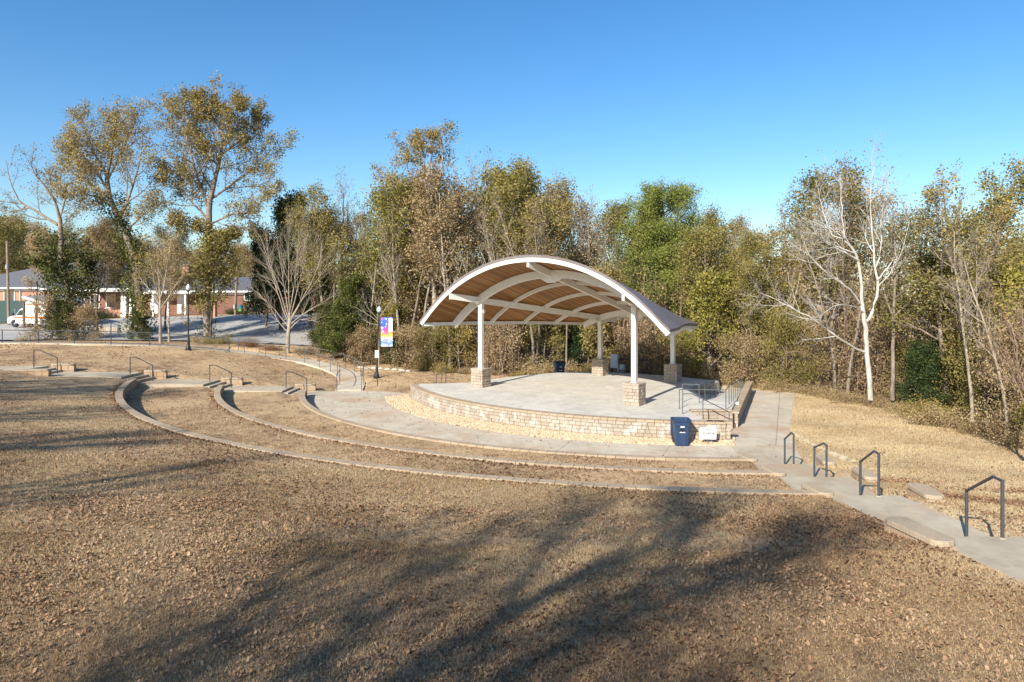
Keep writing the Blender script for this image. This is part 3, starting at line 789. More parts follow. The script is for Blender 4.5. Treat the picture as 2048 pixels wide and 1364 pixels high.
tubething('step_railing', [[(-4.15, 42.9, SZ + .93), (-4.3, 43.3, SZ + .93), (-4.9, 44.3, .35 + .9)]],
          [((-4.15, 42.7, SZ - .5), (-4.15, 42.9, SZ + .93)), ((-4.45, 43.0, .2), (-4.45, 43.4, SZ + .86)), ((-4.9, 44.3, .0), (-4.9, 44.3, .35 + .9))],
          'small dark handrail at the back left corner of the stage by the lawn', 'handrail', None, .024, 'rail')
tubething('back_railing', [[(7.6, 48.5, SZ + 1.0), (9.6, 47.3, SZ + 1.0)], [(7.6, 48.5, SZ + .15), (9.6, 47.3, SZ + .15)]],
          [((7.6, 48.5, SZ - .1), (7.6, 48.5, SZ + 1.0)), ((8.6, 47.9, SZ - .1), (8.6, 47.9, SZ + 1.0)), ((9.6, 47.3, SZ - .1), (9.6, 47.3, SZ + 1.0))],
          'short black railing at the rear edge of the stage between the two rear piers', 'railing', None, .04, 'black_plastic')
# low bench stub at left behind pier
stub((-3.4, 43.6, .35), R(-10), 1.3, .42, .42, 'low block wall with stone cap at the back left of the stage behind the left front pier', None)

# ------------------------------------------------------------------ pavilion
PO = Vector((2.175, 38.05, 0)); PANG = R(-39.3)
pav = thing('pavilion', 'open arched pavilion roof with white ribs, cedar ceiling and four white columns over the stage', 'pavilion', PO, PANG)
# local frame: x across (c), y along axis (a)
def crown(s): return 7.86 - .25 * s
def hw(s):
    base = np.interp(s, [-2.1, 0, 9.5, 10.9], [8.18, 7.72, 4.22, 3.72])
    return float(base - .22 * max(0, 1 - ((s - 4.4) / 6.5) ** 2))
def eave(s): return float(np.interp(s, [-2.1, 0, 9.5, 10.9], [4.72, 4.66, 4.42, 4.40]) + .13 * max(0, 1 - ((s - 4.4) / 6.5) ** 2))
def zroof(s, t):
    cr = crown(s); h = hw(s); rise = cr - eave(s); r = (h * h + rise * rise) / (2 * rise)
    return cr - r + math.sqrt(max(0, r * r - t * t))
def frac(s, k): return hw(s) * k
S = [-2.12, -1.2, 0, 1.2, 2.4, 3.6, 4.75, 5.9, 7.1, 8.3, 9.5, 10.9]
K = [-1 + 2 * i / 36 for i in range(37)]
def surf(dz, k0=K, S_=S, ext=0):
    return [[(hw(s) * k, s, zroof(s, hw(s) * k) + dz) for k in k0] for s in S_]
def sheet(name, dz0, dz1, mat, kx=1.0, S_=S, uv=False, smooth=True):
    """solid curved sheet between two offsets"""
    KK = [k * kx for k in K]
    a = [[(hw(s) * k, s, zroof(s, min(hw(s), abs(hw(s) * k))) + dz0 - (abs(k) - 1) * 0.6 * (abs(k) > 1)) for k in KK] for s in S_]
    b = [[(x, y, z - dz0 + dz1) for x, y, z in row] for row in a]
    n = len(KK); m = len(S_); V = [p for r in a for p in r] + [p for r in b for p in r]; o = n * m; Fc = []
    for i in range(m - 1):
        for j in range(n - 1):
            q = (i * n + j, i * n + j + 1, (i + 1) * n + j + 1, (i + 1) * n + j)
            Fc.append(q[::-1]); Fc.append(tuple(x + o for x in q))
    for j in range(n - 1):
        Fc.append((j, j + 1, j + 1 + o, j + o)); e = (m - 1) * n; Fc.append((e + j + 1, e + j, e + j + o, e + j + 1 + o))
    for i in range(m - 1):
        Fc.append((i * n, (i + 1) * n, (i + 1) * n + o, i * n + o)[::-1]); e = n - 1
        Fc.append((i * n + e, (i + 1) * n + e, (i + 1) * n + e + o, i * n + e + o))
    mb = MB().add(V, Fc, rnd=.5); me = mb.mesh(name, mat)
    if uv:
        u = me.uv_layers.new(name='u')
        for poly in me.polygons:
            for li in poly.loop_indices:
                v = me.vertices[me.loops[li].vertex_index].co
                # boards follow the ridge direction; board index runs along the arch
                u.data[li].uv = (v.y, math.asin(max(-1, min(1, v.x / 11.2))) * 11.2)
    o_ = link(name, me, pav); return o_
sheet('ceiling', 0, .05, M['ceiling'], .995, uv=True)
sheet('roof_skin', .06, .20, M['roof_metal'], 1.012, [-2.2] + S[1:-1] + [11.0])
# standing seams on top
mb = MB()
# arch ribs
def rib(name, s, depth, w, mat='white_steel', k1=1.0, drop=0, taper=False):
    n = 40; V = []; Fc = []
    h = hw(s) * k1
    for i in range(n + 1):
        t = -h + 2 * h * i / n; z = zroof(s, t) - .005 - drop
        sl = t / 11.2; nx_, nz_ = -sl, -math.sqrt(1 - sl * sl)
        d = depth
        for dy in (-w / 2, w / 2):
            V.append((t, s + dy, z)); V.append((t + nx_ * d, s + dy, z + nz_ * d))
    for i in range(n):
        a = i * 4; b = a + 4
        Fc += [(a, b, b + 1, a + 1), (a + 2, a + 3, b + 3, b + 2), (a + 1, b + 1, b + 3, a + 3), (a, a + 2, b + 2, b)]
    Fc += [(0, 1, 3, 2), (n * 4, n * 4 + 2, n * 4 + 3, n * 4 + 1)]
    return MB().add(V, Fc).build(name, M[mat], pav)
rib('main_arch', 0, .44, .2, k1=1.0); rib('main_arch', 9.5, .40, .2, k1=1.0)
for s in (2.4, 4.75, 7.1): rib('arch_rib', s, .22, .12, k1=.985)
# front and rear fascia
def fascia(s, w, z0, z1, name):
    n = 44; V = []; Fc = []; h = hw(s) * 1.006
    for i in range(n + 1):
        t = -h + 2 * h * i / n; z = zroof(s, max(-hw(s), min(hw(s), t)))
        sl = t / 11.2; nx_, nz_ = sl, math.sqrt(1 - sl * sl)
        for dy in (0, w):
            V.append((t + nx_ * z0, s + dy, z + nz_ * z0)); V.append((t + nx_ * z1, s + dy, z + nz_ * z1))
    for i in range(n):
        a = i * 4; b = a + 4
        Fc += [(a, a + 1, b + 1, b), (a + 2, b + 2, b + 3, a + 3), (a + 1, a + 3, b + 3, b + 1), (a, b, b + 2, a + 2)]
    Fc += [(0, 2, 3, 1), (n * 4, n * 4 + 1, n * 4 + 3, n * 4 + 2)]
    return MB().add(V, Fc).build(name, M['white_steel'], pav)
fascia(-2.17, .05, -.17, .085, 'front_fascia'); fascia(10.86, .08, -.16, .085, 'rear_fascia')
# eave edge beams
for sg in (-1, 1):
    mb = MB(); n = 24; V = []; Fc = []
    for i in range(n + 1):
        s = -2.1 + 12.95 * i / n; h = hw(s); z = zroof(s, h)
        for dx in (-.13, 0.0):
            V.append((sg * (h + dx), s, z + .03)); V.append((sg * (h + dx - .06), s, z - .17))
    for i in range(n):
        a = i * 4; b = a + 4
        q = [(a, b, b + 1, a + 1), (a + 2, a + 3, b + 3, b + 2), (a + 1, b + 1, b + 3, a + 3)]
        Fc += q
    MB().add(V, Fc).build('eave_beam', M['white_steel'], pav)
# purlins, ridge beam
def beam(name, p, q, w, d):
    """p,q at the bottom centre"""
    (x0, y0, z0), (x1, y1, z1) = p, q
    P = [(x0 - w / 2, y0, z0), (x0 + w / 2, y0, z0), (x1 + w / 2, y1, z1), (x1 - w / 2, y1, z1)]
    return MB().hexa(P + [(a, b, c + d) for a, b, c in P]).build(name, M['white_steel'], pav)
def cl(s): return 5.24 - .265 * s
for sg in (-1, 1):
    beam('purlin', (sg * cl(-2.1), -2.1, 6.21), (sg * cl(10.85), 10.85, 4.50), .14, .36)
beam('ridge_beam', (0, -2.1, crown(-2.1) - .42), (0, 10.85, crown(10.85) - .42), .15, .38)
# ridge gusset plates
for s in (0, 9.5):
    z = crown(s); V = []
    for dy in (-.12, .12):
        V += [(-.75, s + dy, z - .44), (-.2, s + dy, z - .72), (.2, s + dy, z - .72), (.75, s + dy, z - .44), (.3, s + dy, z - .1), (-.3, s + dy, z - .1)]
    MB().add(V, [(5, 4, 3, 2, 1, 0)[::-1], (6, 7, 8, 9, 10, 11)[::-1]] + [(i, (i + 1) % 6, 6 + (i + 1) % 6, 6 + i)[::-1] for i in range(6)]).build('gusset_plate', M['white_steel'], pav)
# columns with pier
PR = R(3.8)
for (s, sg) in ((0, -1), (0, 1), (9.5, -1), (9.5, 1)):
    x = sg * cl(s); top = 5.93 - .132 * s
    mb = MB(); mb.box((x, s, (2.0 + top) / 2), (.255, .255, top - 2.0), PR, rnd=.5)
    c_ = mb.build('column', M['white_steel'], pav, bevel=.012)
    mb = MB(); mb.box((x, s, top - .13), (.33, .33, .05), PR); mb.box((x, s, 2.02), (.36, .36, .03), PR)
    mb.build('flange', M['white_steel'], c_)
    # knee haunch either side
    mb = MB()
    zz = zroof(s, x) - .4
    mb.hexa([(x - .1, s - .35, top - .02), (x + .1, s - .35, top + .12), (x + .1, s + .35, top + .12), (x - .1, s + .35, top - .02)] + [(x - .1, s - .5, zz), (x + .1, s - .5, zz), (x + .1, s + .5, zz), (x - .1, s + .5, zz)])
    mb.hexa([(x - .16, s - .11, top - .06), (x + .16, s - .11, top - .06), (x + .16, s + .11, top - .06), (x - .16, s + .11, top - .06)] + [(x - .16, s - .11, zz + .3), (x + .16, s - .11, zz + .3), (x + .16, s + .11, zz + .3), (x - .16, s + .11, zz + .3)])
    mb.build('haunch', M['white_steel'], c_)
    # masonry pier
    rn = random.Random(int(70 + x * 3 + s)); mb = MB(); w = .86
    Mx = Matrix.Rotation(PR, 3, 'Z')
    mb.box((x, s, .9 + .53), (w - .06, w - .06, 1.05), PR, mat=1)
    n0 = len(mb.v)
    for r in range(6):
        z = SZ + r * .168; h2 = w / 2
        if r % 2: pts = [((-h2, -h2 + .07), (h2, -h2 + .07)), ((h2 - .07, -h2 + .15), (h2 - .07, h2 - .15)), ((h2, h2 - .07), (-h2, h2 - .07)), ((-h2 + .07, h2 - .15), (-h2 + .07, -h2 + .15))]
        else: pts = [((-h2 + .15, -h2 + .07), (h2 - .15, -h2 + .07)), ((h2 - .07, -h2), (h2 - .07, h2)), ((h2 - .15, h2 - .07), (-h2 + .15, h2 - .07)), ((-h2 + .07, h2), (-h2 + .07, -h2))]
        for p, q in pts: line_course(mb, p, q, .15, z, .168, .22, .40, rn, gap=.014, jit=.012)
    mb.v = mb.v[:n0] + [tuple(Mx @ Vector((v[0], v[1], 0)) + Vector((x, s, v[2]))) for v in mb.v[n0:]]
    pr = mb.build('pier', [M['pier_block'], M['mortar_dark']], pav, bevel=.01)
    mb = MB()
    for i in (-1, 1):
        for j in (-1, 1):
            v = Mx @ Vector((i * .225, j * .225, 0)); mb.box((x + v.x, s + v.y, SZ + 1.008 + .055), (.44, .44, .11), PR, mat=0)
    mb.build('pier_cap', M['cap_block'] if 0 else M['pier_block'], pav, bevel=.012)
# small speakers / lights on left column
mb = MB(); mb.box((-5.05, .05, 5.45), (.14, .12, .22)); mb.tube([(-5.24, 0, 5.45), (-5.0, 0, 5.45)], .02, 6)
mb.build('spotlight', M['metal'], pav)
# ------------------------------------------------------------------ street lamps
def lamp(x, y, z, ht, label, lean=0):
    t = thing('street_lamp', label, 'street lamp', (x, y, z), 0, 'black globe lamp posts beside the ramp walk')
    t.rotation_euler = (0, lean, 0)
    p = MB().lathe([(.24, -.1), (.24, .06), (.20, .10), (.19, .22), (.13, .34), (.10, .55), (.085, .8), (.07, .86), (.06, 1.0), (.05, ht - .62), (.075, ht - .6), (.05, ht - .56), (.05, ht - .5)], n=14).build('pole', M['lamp_black'], t, smooth=False)
    MB().lathe([(.05, ht - .5), (.12, ht - .46), (.13, ht - .42), (.09, ht - .40)], n=12).build('collar', M['lamp_black'], p)
    g = MB().lathe([(.09, ht - .42), (.17, ht - .30), (.185, ht - .2), (.17, ht - .1), (.10, ht - .02), (.05, ht + .02)], n=14).build('globe', M['globe'], t, smooth=True)
    MB().lathe([(.06, ht + .01), (.05, ht + .05), (.015, ht + .08), (.02, ht + .11), (.005, ht + .14)], n=10).build('finial', M['chrome'], g)
    return t
y1 = 54.2; lamp(px(376.5, y1), y1, gz(px(376.5, y1), y1), 5.15, 'black lamp post by the upper walk in front of the parking lot')
y2 = 49.8; x2 = px(753, y2); z2 = gz(x2, y2)
lamp(x2, y2, z2, 5.2, 'black lamp post with a colourful banner beside the lower end of the ramp walk', R(2.2))
# banner
def mk_banner():
    t = NT('banner_art'); o = t.obj(); X = t.sep(o)
    n = t.noise(2.6, o, 4, .65, 1.5); n2 = t.noise(5, t.mapping(o, loc=(4, 0, 2)), 4, .7, .8)
    h = t.math('ADD', t.math('DIVIDE', X[2], 2.1), t.math('MULTIPLY', t.math('SUBTRACT', n, .5), .5))
    col = t.ramp(h, [(0., (.75, .80, .85)), (.12, (.02, .25, .75)), (.25, (.60, .75, .85)), (.36, (.95, .65, .04)), (.5, (.92, .16, .03)), (.62, (.45, .03, .40)), (.74, (.02, .12, .62)), (1, (.03, .20, .70))])
    col = t.mix(t.ramp(n2, [(.50, 0.), (.58, .55)]), col, t.ramp(n, [(.35, (.9, .1, .05)), (.5, (.55, .05, .5)), (.62, (.05, .35, .85))]))
    col = t.mix(t.ramp(t.noise(4, t.mapping(o, loc=(9, 2, 5)), 3, .6), [(.58, 0.), (.63, .85)]), col, (.85, .88, .9))
    return t.pbr(col, .6, spec=.3, trans=.15)
bt = thing('banner', 'tall banner with bright paint splash pattern and piano keys hanging from the lamp post', 'banner', (x2 + .30, y2 - .02, z2 + 2.3))
MB().box((.45, 0, 1.06), (.86, .012, 2.12)).build('cloth', mk_banner(), bt)
mb = MB(); mb.box((.72, -.012, 1.55), (.30, .006, .98)); ks = mb.build('piano_keys', M['white_paint'], bt)
mb = MB()
for i in range(14): mb.box((.66, -.018, 1.14 + i * .062), (.17, .004, .028))
mb.build('key', M['ink'], ks)
for z in (-.03, 2.15): MB().tube([(-.22 + (0 if z < 0 else .08), 0, z), (.90, 0, z)], .014, 6).build('arm', M['lamp_black'], bt)
nb = thing('notice_plate', 'blank white notice plate fixed low on the lamp post with the banner', 'sign', (x2 + .03, y2 - .09, z2 + 1.75))
MB().box((0, 0, 0), (.25, .012, .54)).build('plate', M['white_paint'], nb, bevel=.004)
MB().box((0, .012, .1), (.08, .01, .03)).build('bracket', M['metal'], nb)

# ------------------------------------------------------------------ trash carts
def cart(loc, rz, label, mat, open_lid=True, s=1.0, rimmat=None):
    t = thing('trash_cart', label, 'trash cart', loc, rz); t.scale = (s, s, s)
    hexa = MB()
    def ring(w, d, z, rr=.06, n=4):
        out = []
        for cx_, cy_, a0 in ((w / 2 - rr, d / 2 - rr, 0), (-w / 2 + rr, d / 2 - rr, 90), (-w / 2 + rr, -d / 2 + rr, 180), (w / 2 - rr, -d / 2 + rr, 270)):
            for i in range(n): a = R(a0 + 90 * i / (n - 1)); out.append((cx_ + rr * math.cos(a), cy_ + rr * math.sin(a), z))
        return out
    prof = [(.50, .54, .02), (.50, .54, .08), (.545, .60, .55), (.575, .64, .80), (.60, .66, .81), (.62, .69, .97), (.68, .76, .975), (.69, .77, 1.03), (.65, .73, 1.035), (.59, .66, 1.03), (.52, .58, .6), (.44, .46, .1)]
    V = []; Fc = []; n = 16
    for w, d, z in prof: V += ring(w, d, z)
    for i in range(len(prof) - 1):
        for k in range(n): Fc.append((i * n + k, i * n + (k + 1) % n, (i + 1) * n + (k + 1) % n, (i + 1) * n + k))
    Fc.append(tuple(reversed(range(n)))); Fc.append(tuple(range((len(prof) - 1) * n, len(prof) * n)))
    body = MB().add(V, Fc, rnd=.5).build('body', M[mat], t, bevel=.006)
    # front relief: vertical panel, bar pocket
    mb = MB(); mb.box((0, -.288, .30), (.24, .03, .46)); mb.box((-.14, -.285, .32), (.03, .035, .5)); mb.box((.14, -.285, .32), (.03, .035, .5)); mb.box((0, -.33, .84), (.44, .03, .07))
    mb.build('front_panel', M[mat], t, bevel=.006)
    mb = MB(); mb.box((0, -.318, .645), (.17, .02, .07)); mb.build('grab_bar', M['black_plastic'], t)
    mb = MB(); mb.box((0, -.337, .78), (.15, .006, .045)); mb.build('label', M['white_paint'], t)
    mb = MB(); mb.add([(-.12, -.313, .55), (-.06, -.313, .59), (0, -.313, .565), (.06, -.313, .59), (.12, -.313, .545), (.05, -.313, .55), (-.05, -.313, .55)], [tuple(range(7))]); mb.build('emblem', M['white_paint'], t)
    for sx in (-1, 1):
        w_ = MB(); w_.lathe([(.03, -.03), (.13, -.03), (.14, 0), (.13, .03), (.03, .03)], n=16)
        w_.v = [(sx * .27 + z, .27 + x, .13 + y) for x, y, z in w_.v]
        wo = w_.build('wheel', M['tyre'], t)
        h = MB(); h.lathe([(.02, -.036), (.07, -.036), (.07, .036), (.02, .036)], n=12); h.v = [(sx * .27 + z, .27 + x, .13 + y) for x, y, z in h.v]; h.build('hub', M['metal'], wo)
    MB().tube([(-.3, .40, .98), (.3, .40, .98)], .02, 8).build('handle', M[mat], t)
    if open_lid:   # lid swung back
        MB().hexa([(-.33, .40, .30), (.33, .40, .30), (.33, .45, .28), (-.33, .45, .28), (-.33, .41, 1.0), (.33, .41, 1.0), (.33, .46, 1.0), (-.33, .46, 1.0)]).build('lid', M[mat], t, bevel=.01)
    else:
        l = MB(); V = ring(.72, .80, 1.03) + ring(.68, .76, 1.08) + ring(.5, .55, 1.13)
        Fc = [(i * 16 + k, i * 16 + (k + 1) % 16, (i + 1) * 16 + (k + 1) % 16, (i + 1) * 16 + k) for i in range(2) for k in range(16)] + [tuple(range(32, 48)), tuple(reversed(range(16)))]
        l.add(V, Fc).build('lid', M['black_plastic'], t)
    return t
cx_, cy_ = at(1362, 884, .03)
cart((cx_ * 29.45 / cy_, 29.45, .0), R(-4), 'navy blue wheeled trash cart standing on the stones in front of the stage wall', 'cart_blue', True, 1.12)
y = 50.6; cart((px(1119, y), y, pz(757, y)), R(10), 'dark trash cart with black lid standing behind the rear edge of the stage', 'cart_blue', False, 1.15)

# ------------------------------------------------------------------ sign
def text(name, body, size, mat, parent, loc, rot=(R(90), 0, 0), ext=.002):
    cu = bpy.data.curves.new(name, 'FONT'); cu.body = body; cu.size = size; cu.align_x = 'CENTER'; cu.extrude = ext; cu.offset = .004
    tmp = bpy.data.objects.new('tmp', cu); COL.objects.link(tmp)
    dg = bpy.context.evaluated_depsgraph_get(); me = bpy.data.meshes.new_from_object(tmp.evaluated_get(dg)); me.name = name
    bpy.data.objects.remove(tmp); me.materials.clear(); me.materials.append(M[mat])
    o = link(name, me, parent); o.location = loc; o.rotation_euler = rot; return o
sy = 29.3; sx = px(1416, sy)
sy -= .0
sgn = thing('no_smoking_sign', 'white NO Smoking sign on short wire legs in front of the stage wall', 'sign', (sx, sy - .0, .03), R(-3))
bd = MB().box((0, 0, .52), (.70, .012, .50)).build('board', M['white_paint'], sgn, bevel=.003)
text('lettering', 'NO', .15, 'ink', sgn, (0, -.008, .635)); text('lettering', 'Smoking', .15, 'ink', sgn, (0, -.008, .50))
mb = MB(); n = 24
for i in range(n):
    a, b = 2 * math.pi * i / n, 2 * math.pi * (i + 1) / n
    mb.add([(.062 * math.cos(a), -.009, .39 + .062 * math.sin(a)), (.078 * math.cos(a), -.009, .39 + .078 * math.sin(a)), (.078 * math.cos(b), -.009, .39 + .078 * math.sin(b)), (.062 * math.cos(b), -.009, .39 + .062 * math.sin(b))], [(0, 1, 2, 3)])
mb.add([(-.052, -.0095, .43), (-.042, -.0095, .442), (.052, -.0095, .35), (.042, -.0095, .338)], [(0, 1, 2, 3)])
ps = mb.build('prohibition_symbol', M['red'], sgn)
mb = MB(); mb.box((-.005, -.0085, .39), (.08, .002, .014)); mb.build('cigarette', M['ink'], ps)
for q in (-.17, .17): MB().tube([(q, .008, -.1), (q, .008, .5)], .006, 6).build('leg', M['metal'], sgn)
MB().tube([(-.17, .008, .17), (.17, .008, .17)], .006, 6).build('cross_wire', M['metal'], sgn)

# ------------------------------------------------------------------ electrical cabinets behind the stage
def cabinet(u, y, zb, w, h, d, label):
    t = thing('electrical_cabinet', label, 'cabinet', (px(u, y), y, zb), R(-30), 'electrical cabinets behind the stage')
    MB().box((0, 0, h / 2 + .15), (w, d, h)).build('box', M['cabinet'], t, bevel=.01)
    b = MB().box((0, -d / 2 - .012, h / 2 + .15), (w - .08, .02, h - .1)).build('door', M['cabinet'], t, bevel=.006)
    MB().box((w / 2 - .1, -d / 2 - .03, h / 2 + .15), (.03, .03, .12)).build('handle', M['rail'], b)
    MB().box((0, 0, h + .17), (w + .05, d + .05, .04)).build('top', M['metal'], t)
    mb = MB(); mb.box((-w / 2 + .05, 0, -.2), (.06, d * .8, .75)); mb.box((w / 2 - .05, 0, -.2), (.06, d * .8, .75)); mb.build('stand', M['rail'], t)
cabinet(1230, 49.8, .95, .55, .95, .4, 'taller grey electrical cabinet behind the rear left pier of the pavilion')
cabinet(1243, 49.4, .70, .50, .50, .35, 'lower grey electrical cabinet right of the taller one behind the pavilion')

# ------------------------------------------------------------------ edging stones by the woods
Gs = 'row of pale edging stones along the brush behind the banner lamp'
pts = [(722, 727), (735, 728.5), (748, 730), (762, 731), (776, 733.5), (790, 736), (803, 739), (815, 741)]
stone0 = []
for k in range(3):
    V = icoV * np.array([.34, .2, .13]) * rng.uniform(.8, 1.2, (11, 1))
    stone0.append(npmesh('edging_stone', V, icoF, simple('pale_rock', (.45, .38, .30), .9, .3, 12, .6), np.full(15, .5)))
for i, (u, v) in enumerate(pts):
    yy = 54.2 - i * .22; x = px(u, yy); o = link('edging_stone', stone0[i % 3]); o.location = (x, yy, gz(x, yy) + .07); o.rotation_euler = (0, 0, random.uniform(-.4, .4))
    tag(o, 'pale rough edging stone in the row along the brush behind the banner lamp', 'stone', Gs)
# ------------------------------------------------------------------ parking lot
lx = np.concatenate([np.arange(-95, -12.9, 1.5)]); ly = np.concatenate([np.arange(60.2, 82.1, 1.0)])
LXg, LYg = np.meshgrid(lx, ly)
# the front boundary bends with the ramp
LYg = LYg + np.clip((LXg + 30) * .10, 0, 2.0) * (82 - LYg) / 22
def lot(x, y): return ground(np.atleast_1d(x), np.atleast_1d(y)) + .12
LZ = lot(LXg, LYg); li = np.arange(LXg.size).reshape(LXg.shape)
LF = np.stack([li[:-1, :-1], li[:-1, 1:], li[1:, 1:], li[1:, :-1]], -1).reshape(-1, 4)
tag(link('parking_lot', npmesh('parking_lot', np.stack([LXg, LYg, LZ], -1).reshape(-1, 3), LF, M['asphalt'], None, None, True)), kind='structure')
def lz(x, y): return float(lot(x, y)[0])
mb = MB()
def mark(p, q, w=.14):
    p = Vector(p); q = Vector(q); L = (q - p).length; n = max(1, int(L / .8)); d = (q - p).normalized(); nn = Vector((-d.y, d.x)) * w / 2
    for i in range(n):
        a = p.lerp(q, i / n); b = p.lerp(q, (i + 1) / n)
        mb.add([(v.x, v.y, lz(v.x, v.y) + .02) for v in (a - nn, b - nn, b + nn, a + nn)], [(0, 1, 2, 3)])
def L2(u, v, zz=None):
    # solve the ground along the sight line
    y = 60.
    for _ in range(30): y = F * (CZ - lz(px(u, y), y)) / (v - HZ); y = min(max(y, 60), 84)
    return (px(u, y), y)
for a, b in (((345, 652), (395, 672)), ((395, 650), (440, 660)), ((350, 642), (440, 650)), ((460, 656), (560, 650)), ((490, 657), (498, 671)), ((529, 655), (540, 669)), ((566, 654), (575, 667)), ((460, 646), (520, 653)), ((300, 655), (340, 668)), ((600, 652), (660, 647))):
    mark(L2(*a), L2(*b))
tag(mb.build('parking_lines', M['marking']), kind='structure')

# ------------------------------------------------------------------ buildings
def house(name, label, x0, x1, y0, y1, zb, ze, zr, ridge, brick, hipL=1, hipR=1, ov=.6):
    t = thing(name, label, 'building', ((x0 + x1) / 2, y0, zb)); ox, oy, oz = (x0 + x1) / 2, y0, zb
    MB().box((0, (y1 - y0) / 2, (ze - zb) / 2 - .5), (x1 - x0, y1 - y0, ze - zb + 1.0), rnd=.5).build('wall', M[brick], t)
    ym = (y0 + y1) / 2; d = (y1 - y0) / 2 + ov
    rx0 = ridge[0]; rx1 = ridge[1]
    V = [(x0 - ov, y0 - ov, ze), (x1 + ov, y0 - ov, ze), (x1 + ov, y1 + ov, ze), (x0 - ov, y1 + ov, ze), (rx0, ym, zr), (rx1, ym, zr)]
    V2 = [(a, b, c + .18) if i < 4 else (a, b, c) for i, (a, b, c) in enumerate(V)]
    allv = [(a - ox, b - oy, c - oz) for a, b, c in V[:4] + V2]
    Fc = [(0, 3, 2, 1), (4, 5, 9, 8), (5, 6, 9), (6, 7, 8, 9), (7, 4, 8)]
    r = MB().add(allv, Fc, rnd=.5).build('roof', M['shingle'], t)
    mb = MB()
    for (a, b) in ((0, 1), (1, 2), (2, 3), (3, 0)):
        p, q = Vector(allv[a]), Vector(allv[b]); mb.box((p + q) / 2 + Vector((0, 0, .06)), ((q - p).length + .06, .1, .2), math.atan2(q.y - p.y, q.x - p.x))
    mb.build('fascia', M['white_paint'], t)
    mb = MB()
    mb.box((0, -.25, ze - oz - .05), (x1 - x0 + .2, .5, .06)); mb.box((0, -.03, ze - oz - .22), (x1 - x0, .06, .3)); mb.build('soffit', M['white_paint'], t)
    return t, (ox, oy, oz)
def window(t, o, x, z, w, h, y=None, name='window'):
    ox, oy, oz = o; yy = 0 if y is None else y - oy
    f = MB().box((x - ox, yy - .03, z - oz), (w + .14, .08, h + .14)).build(name, M['white_paint'], t)
    MB().box((x - ox - w / 4, yy - .075, z - oz), (w / 2 - .04, .03, h - .02)).build('pane', M['glass'], f)
    MB().box((x - ox + w / 4, yy - .075, z - oz), (w / 2 - .04, .03, h - .02)).build('pane', M['glass'], f)
    MB().box((x - ox, yy - .10, z - oz - h / 2 - .1), (w + .3, .16, .07)).build('sill', M['white_paint'], f)
zE = lambda y: CZ + 7 * y / F
# lit left wing, orange brick
tL, oL = house('brick_building', 'orange brick building wing with grey hip roof behind the ambulance at the far left', px(-120, 90), px(88, 90), 90, 102, 2.6, pz(577, 90), pz(527, 98) , (px(140, 98) , px(175, 98)), 'brick')
window(tL, oL, px(19, 90), pz(594, 90), 1.3, 2.0); 
MB().box((px(22, 90) - oL[0], -.04, pz(609, 90) - oL[2]), (1.1, .08, 2.6)).build('door', M['white_paint'], tL)
for u in (41, 84): MB().tube([(px(u, 90) - oL[0], -.1, -.5), (px(u, 90) - oL[0], -.1, pz(579, 90) - oL[2])], .07, 8).build('downpipe', M['white_paint'], tL)
MB().box((px(33, 90) - oL[0], -.06, pz(610, 90) - oL[2]), (.5, .05, .7)).build('wall_plate', M['cabinet'], tL)
# central block
tM, oM = house('brick_building', 'central red brick building with large grey hip roof and white porch posts', px(96, 88), px(275, 88), 88, 106, 3.2, pz(579, 88), pz(526, 97), (px(150, 97), px(252, 97)), 'brick_red_shaded')
for u in (245, 251, 262, 268): MB().box((px(u, 85.5) - oM[0], 85.5 - oM[1], (pz(580, 85.5) - oM[2]) / 2 - .3), (.28, .28, pz(580, 85.5) - oM[2] + .6)).build('porch_post', M['white_paint'], tM)
MB().box((px(230, 86) - oM[0], 86.2 - oM[1], pz(581, 86) - oM[2]), (px(285, 86) - px(175, 86), 3.4, .25)).build('porch_roof', M['white_paint'], tM)
for u in (130, 160, 190, 222): window(tM, oM, px(u, 88), pz(602, 88), 1.1, 1.6)
MB().box((px(233, 88) - oM[0], -.04, 1.05), (2.0, .08, 2.4)).build('door', M['brick'], tM)
# right block
tR, oR = house('brick_building', 'long low red brick building with grey roof, chimney and small windows behind the parking lot', px(285, 86), px(640, 86), 86, 97, 3.7, pz(584, 86), pz(554, 91.5), (px(330, 91.5), px(612, 91.5)), 'brick_red_shaded')
for u in (494.5, 543, 590): window(tR, oR, px(u, 86), pz(594, 86), .62, .75)
mb = MB(); mb.box((px(373, 90) - oR[0], 90 - oR[1], pz(552, 90) - oR[2]), (.9, .9, 3.0)); ch = mb.build('chimney', M['brick'], tR)
MB().box((px(373, 90) - oR[0], 90 - oR[1], pz(537, 90) - oR[2] + .35), (1.1, 1.1, .2)).build('chimney_cap', M['mortar_dark'], ch)
for u in (309, 362.5): 
    d_ = MB().box((px(u, 86) - oR[0], -.05, pz(607, 86) - oR[2]), (.95, .08, 2.5)).build('door', M['white_paint'], tR); MB().box((px(u, 86) - oR[0] + .35, -.11, pz(609, 86) - oR[2]), (.08, .06, .08)).build('handle', M['rail'], d_)
for u in (306, 336, 371): MB().box((px(u, 84.2) - oR[0], 84.2 - oR[1], 1.2), (.2, .2, 3.0)).build('porch_post', M['white_paint'], tR)
MB().box((px(338, 85) - oR[0], 85 - oR[1], pz(585, 85) - oR[2]), (6.6, 2.2, .28)).build('porch_roof', M['white_paint'], tR)
# brick pillar
bp = thing('brick_pillar', 'orange brick pillar beside the tall tree trunk at the edge of the parking lot', 'pillar', (px(427, 80), 80, lz(px(427, 80), 80)))
MB().box((0, 0, .9), (.62, .62, 2.0)).build('shaft', M['brick'], bp); MB().box((0, 0, 1.95), (.76, .76, .14)).build('cap', M['mortar_dark'], bp)
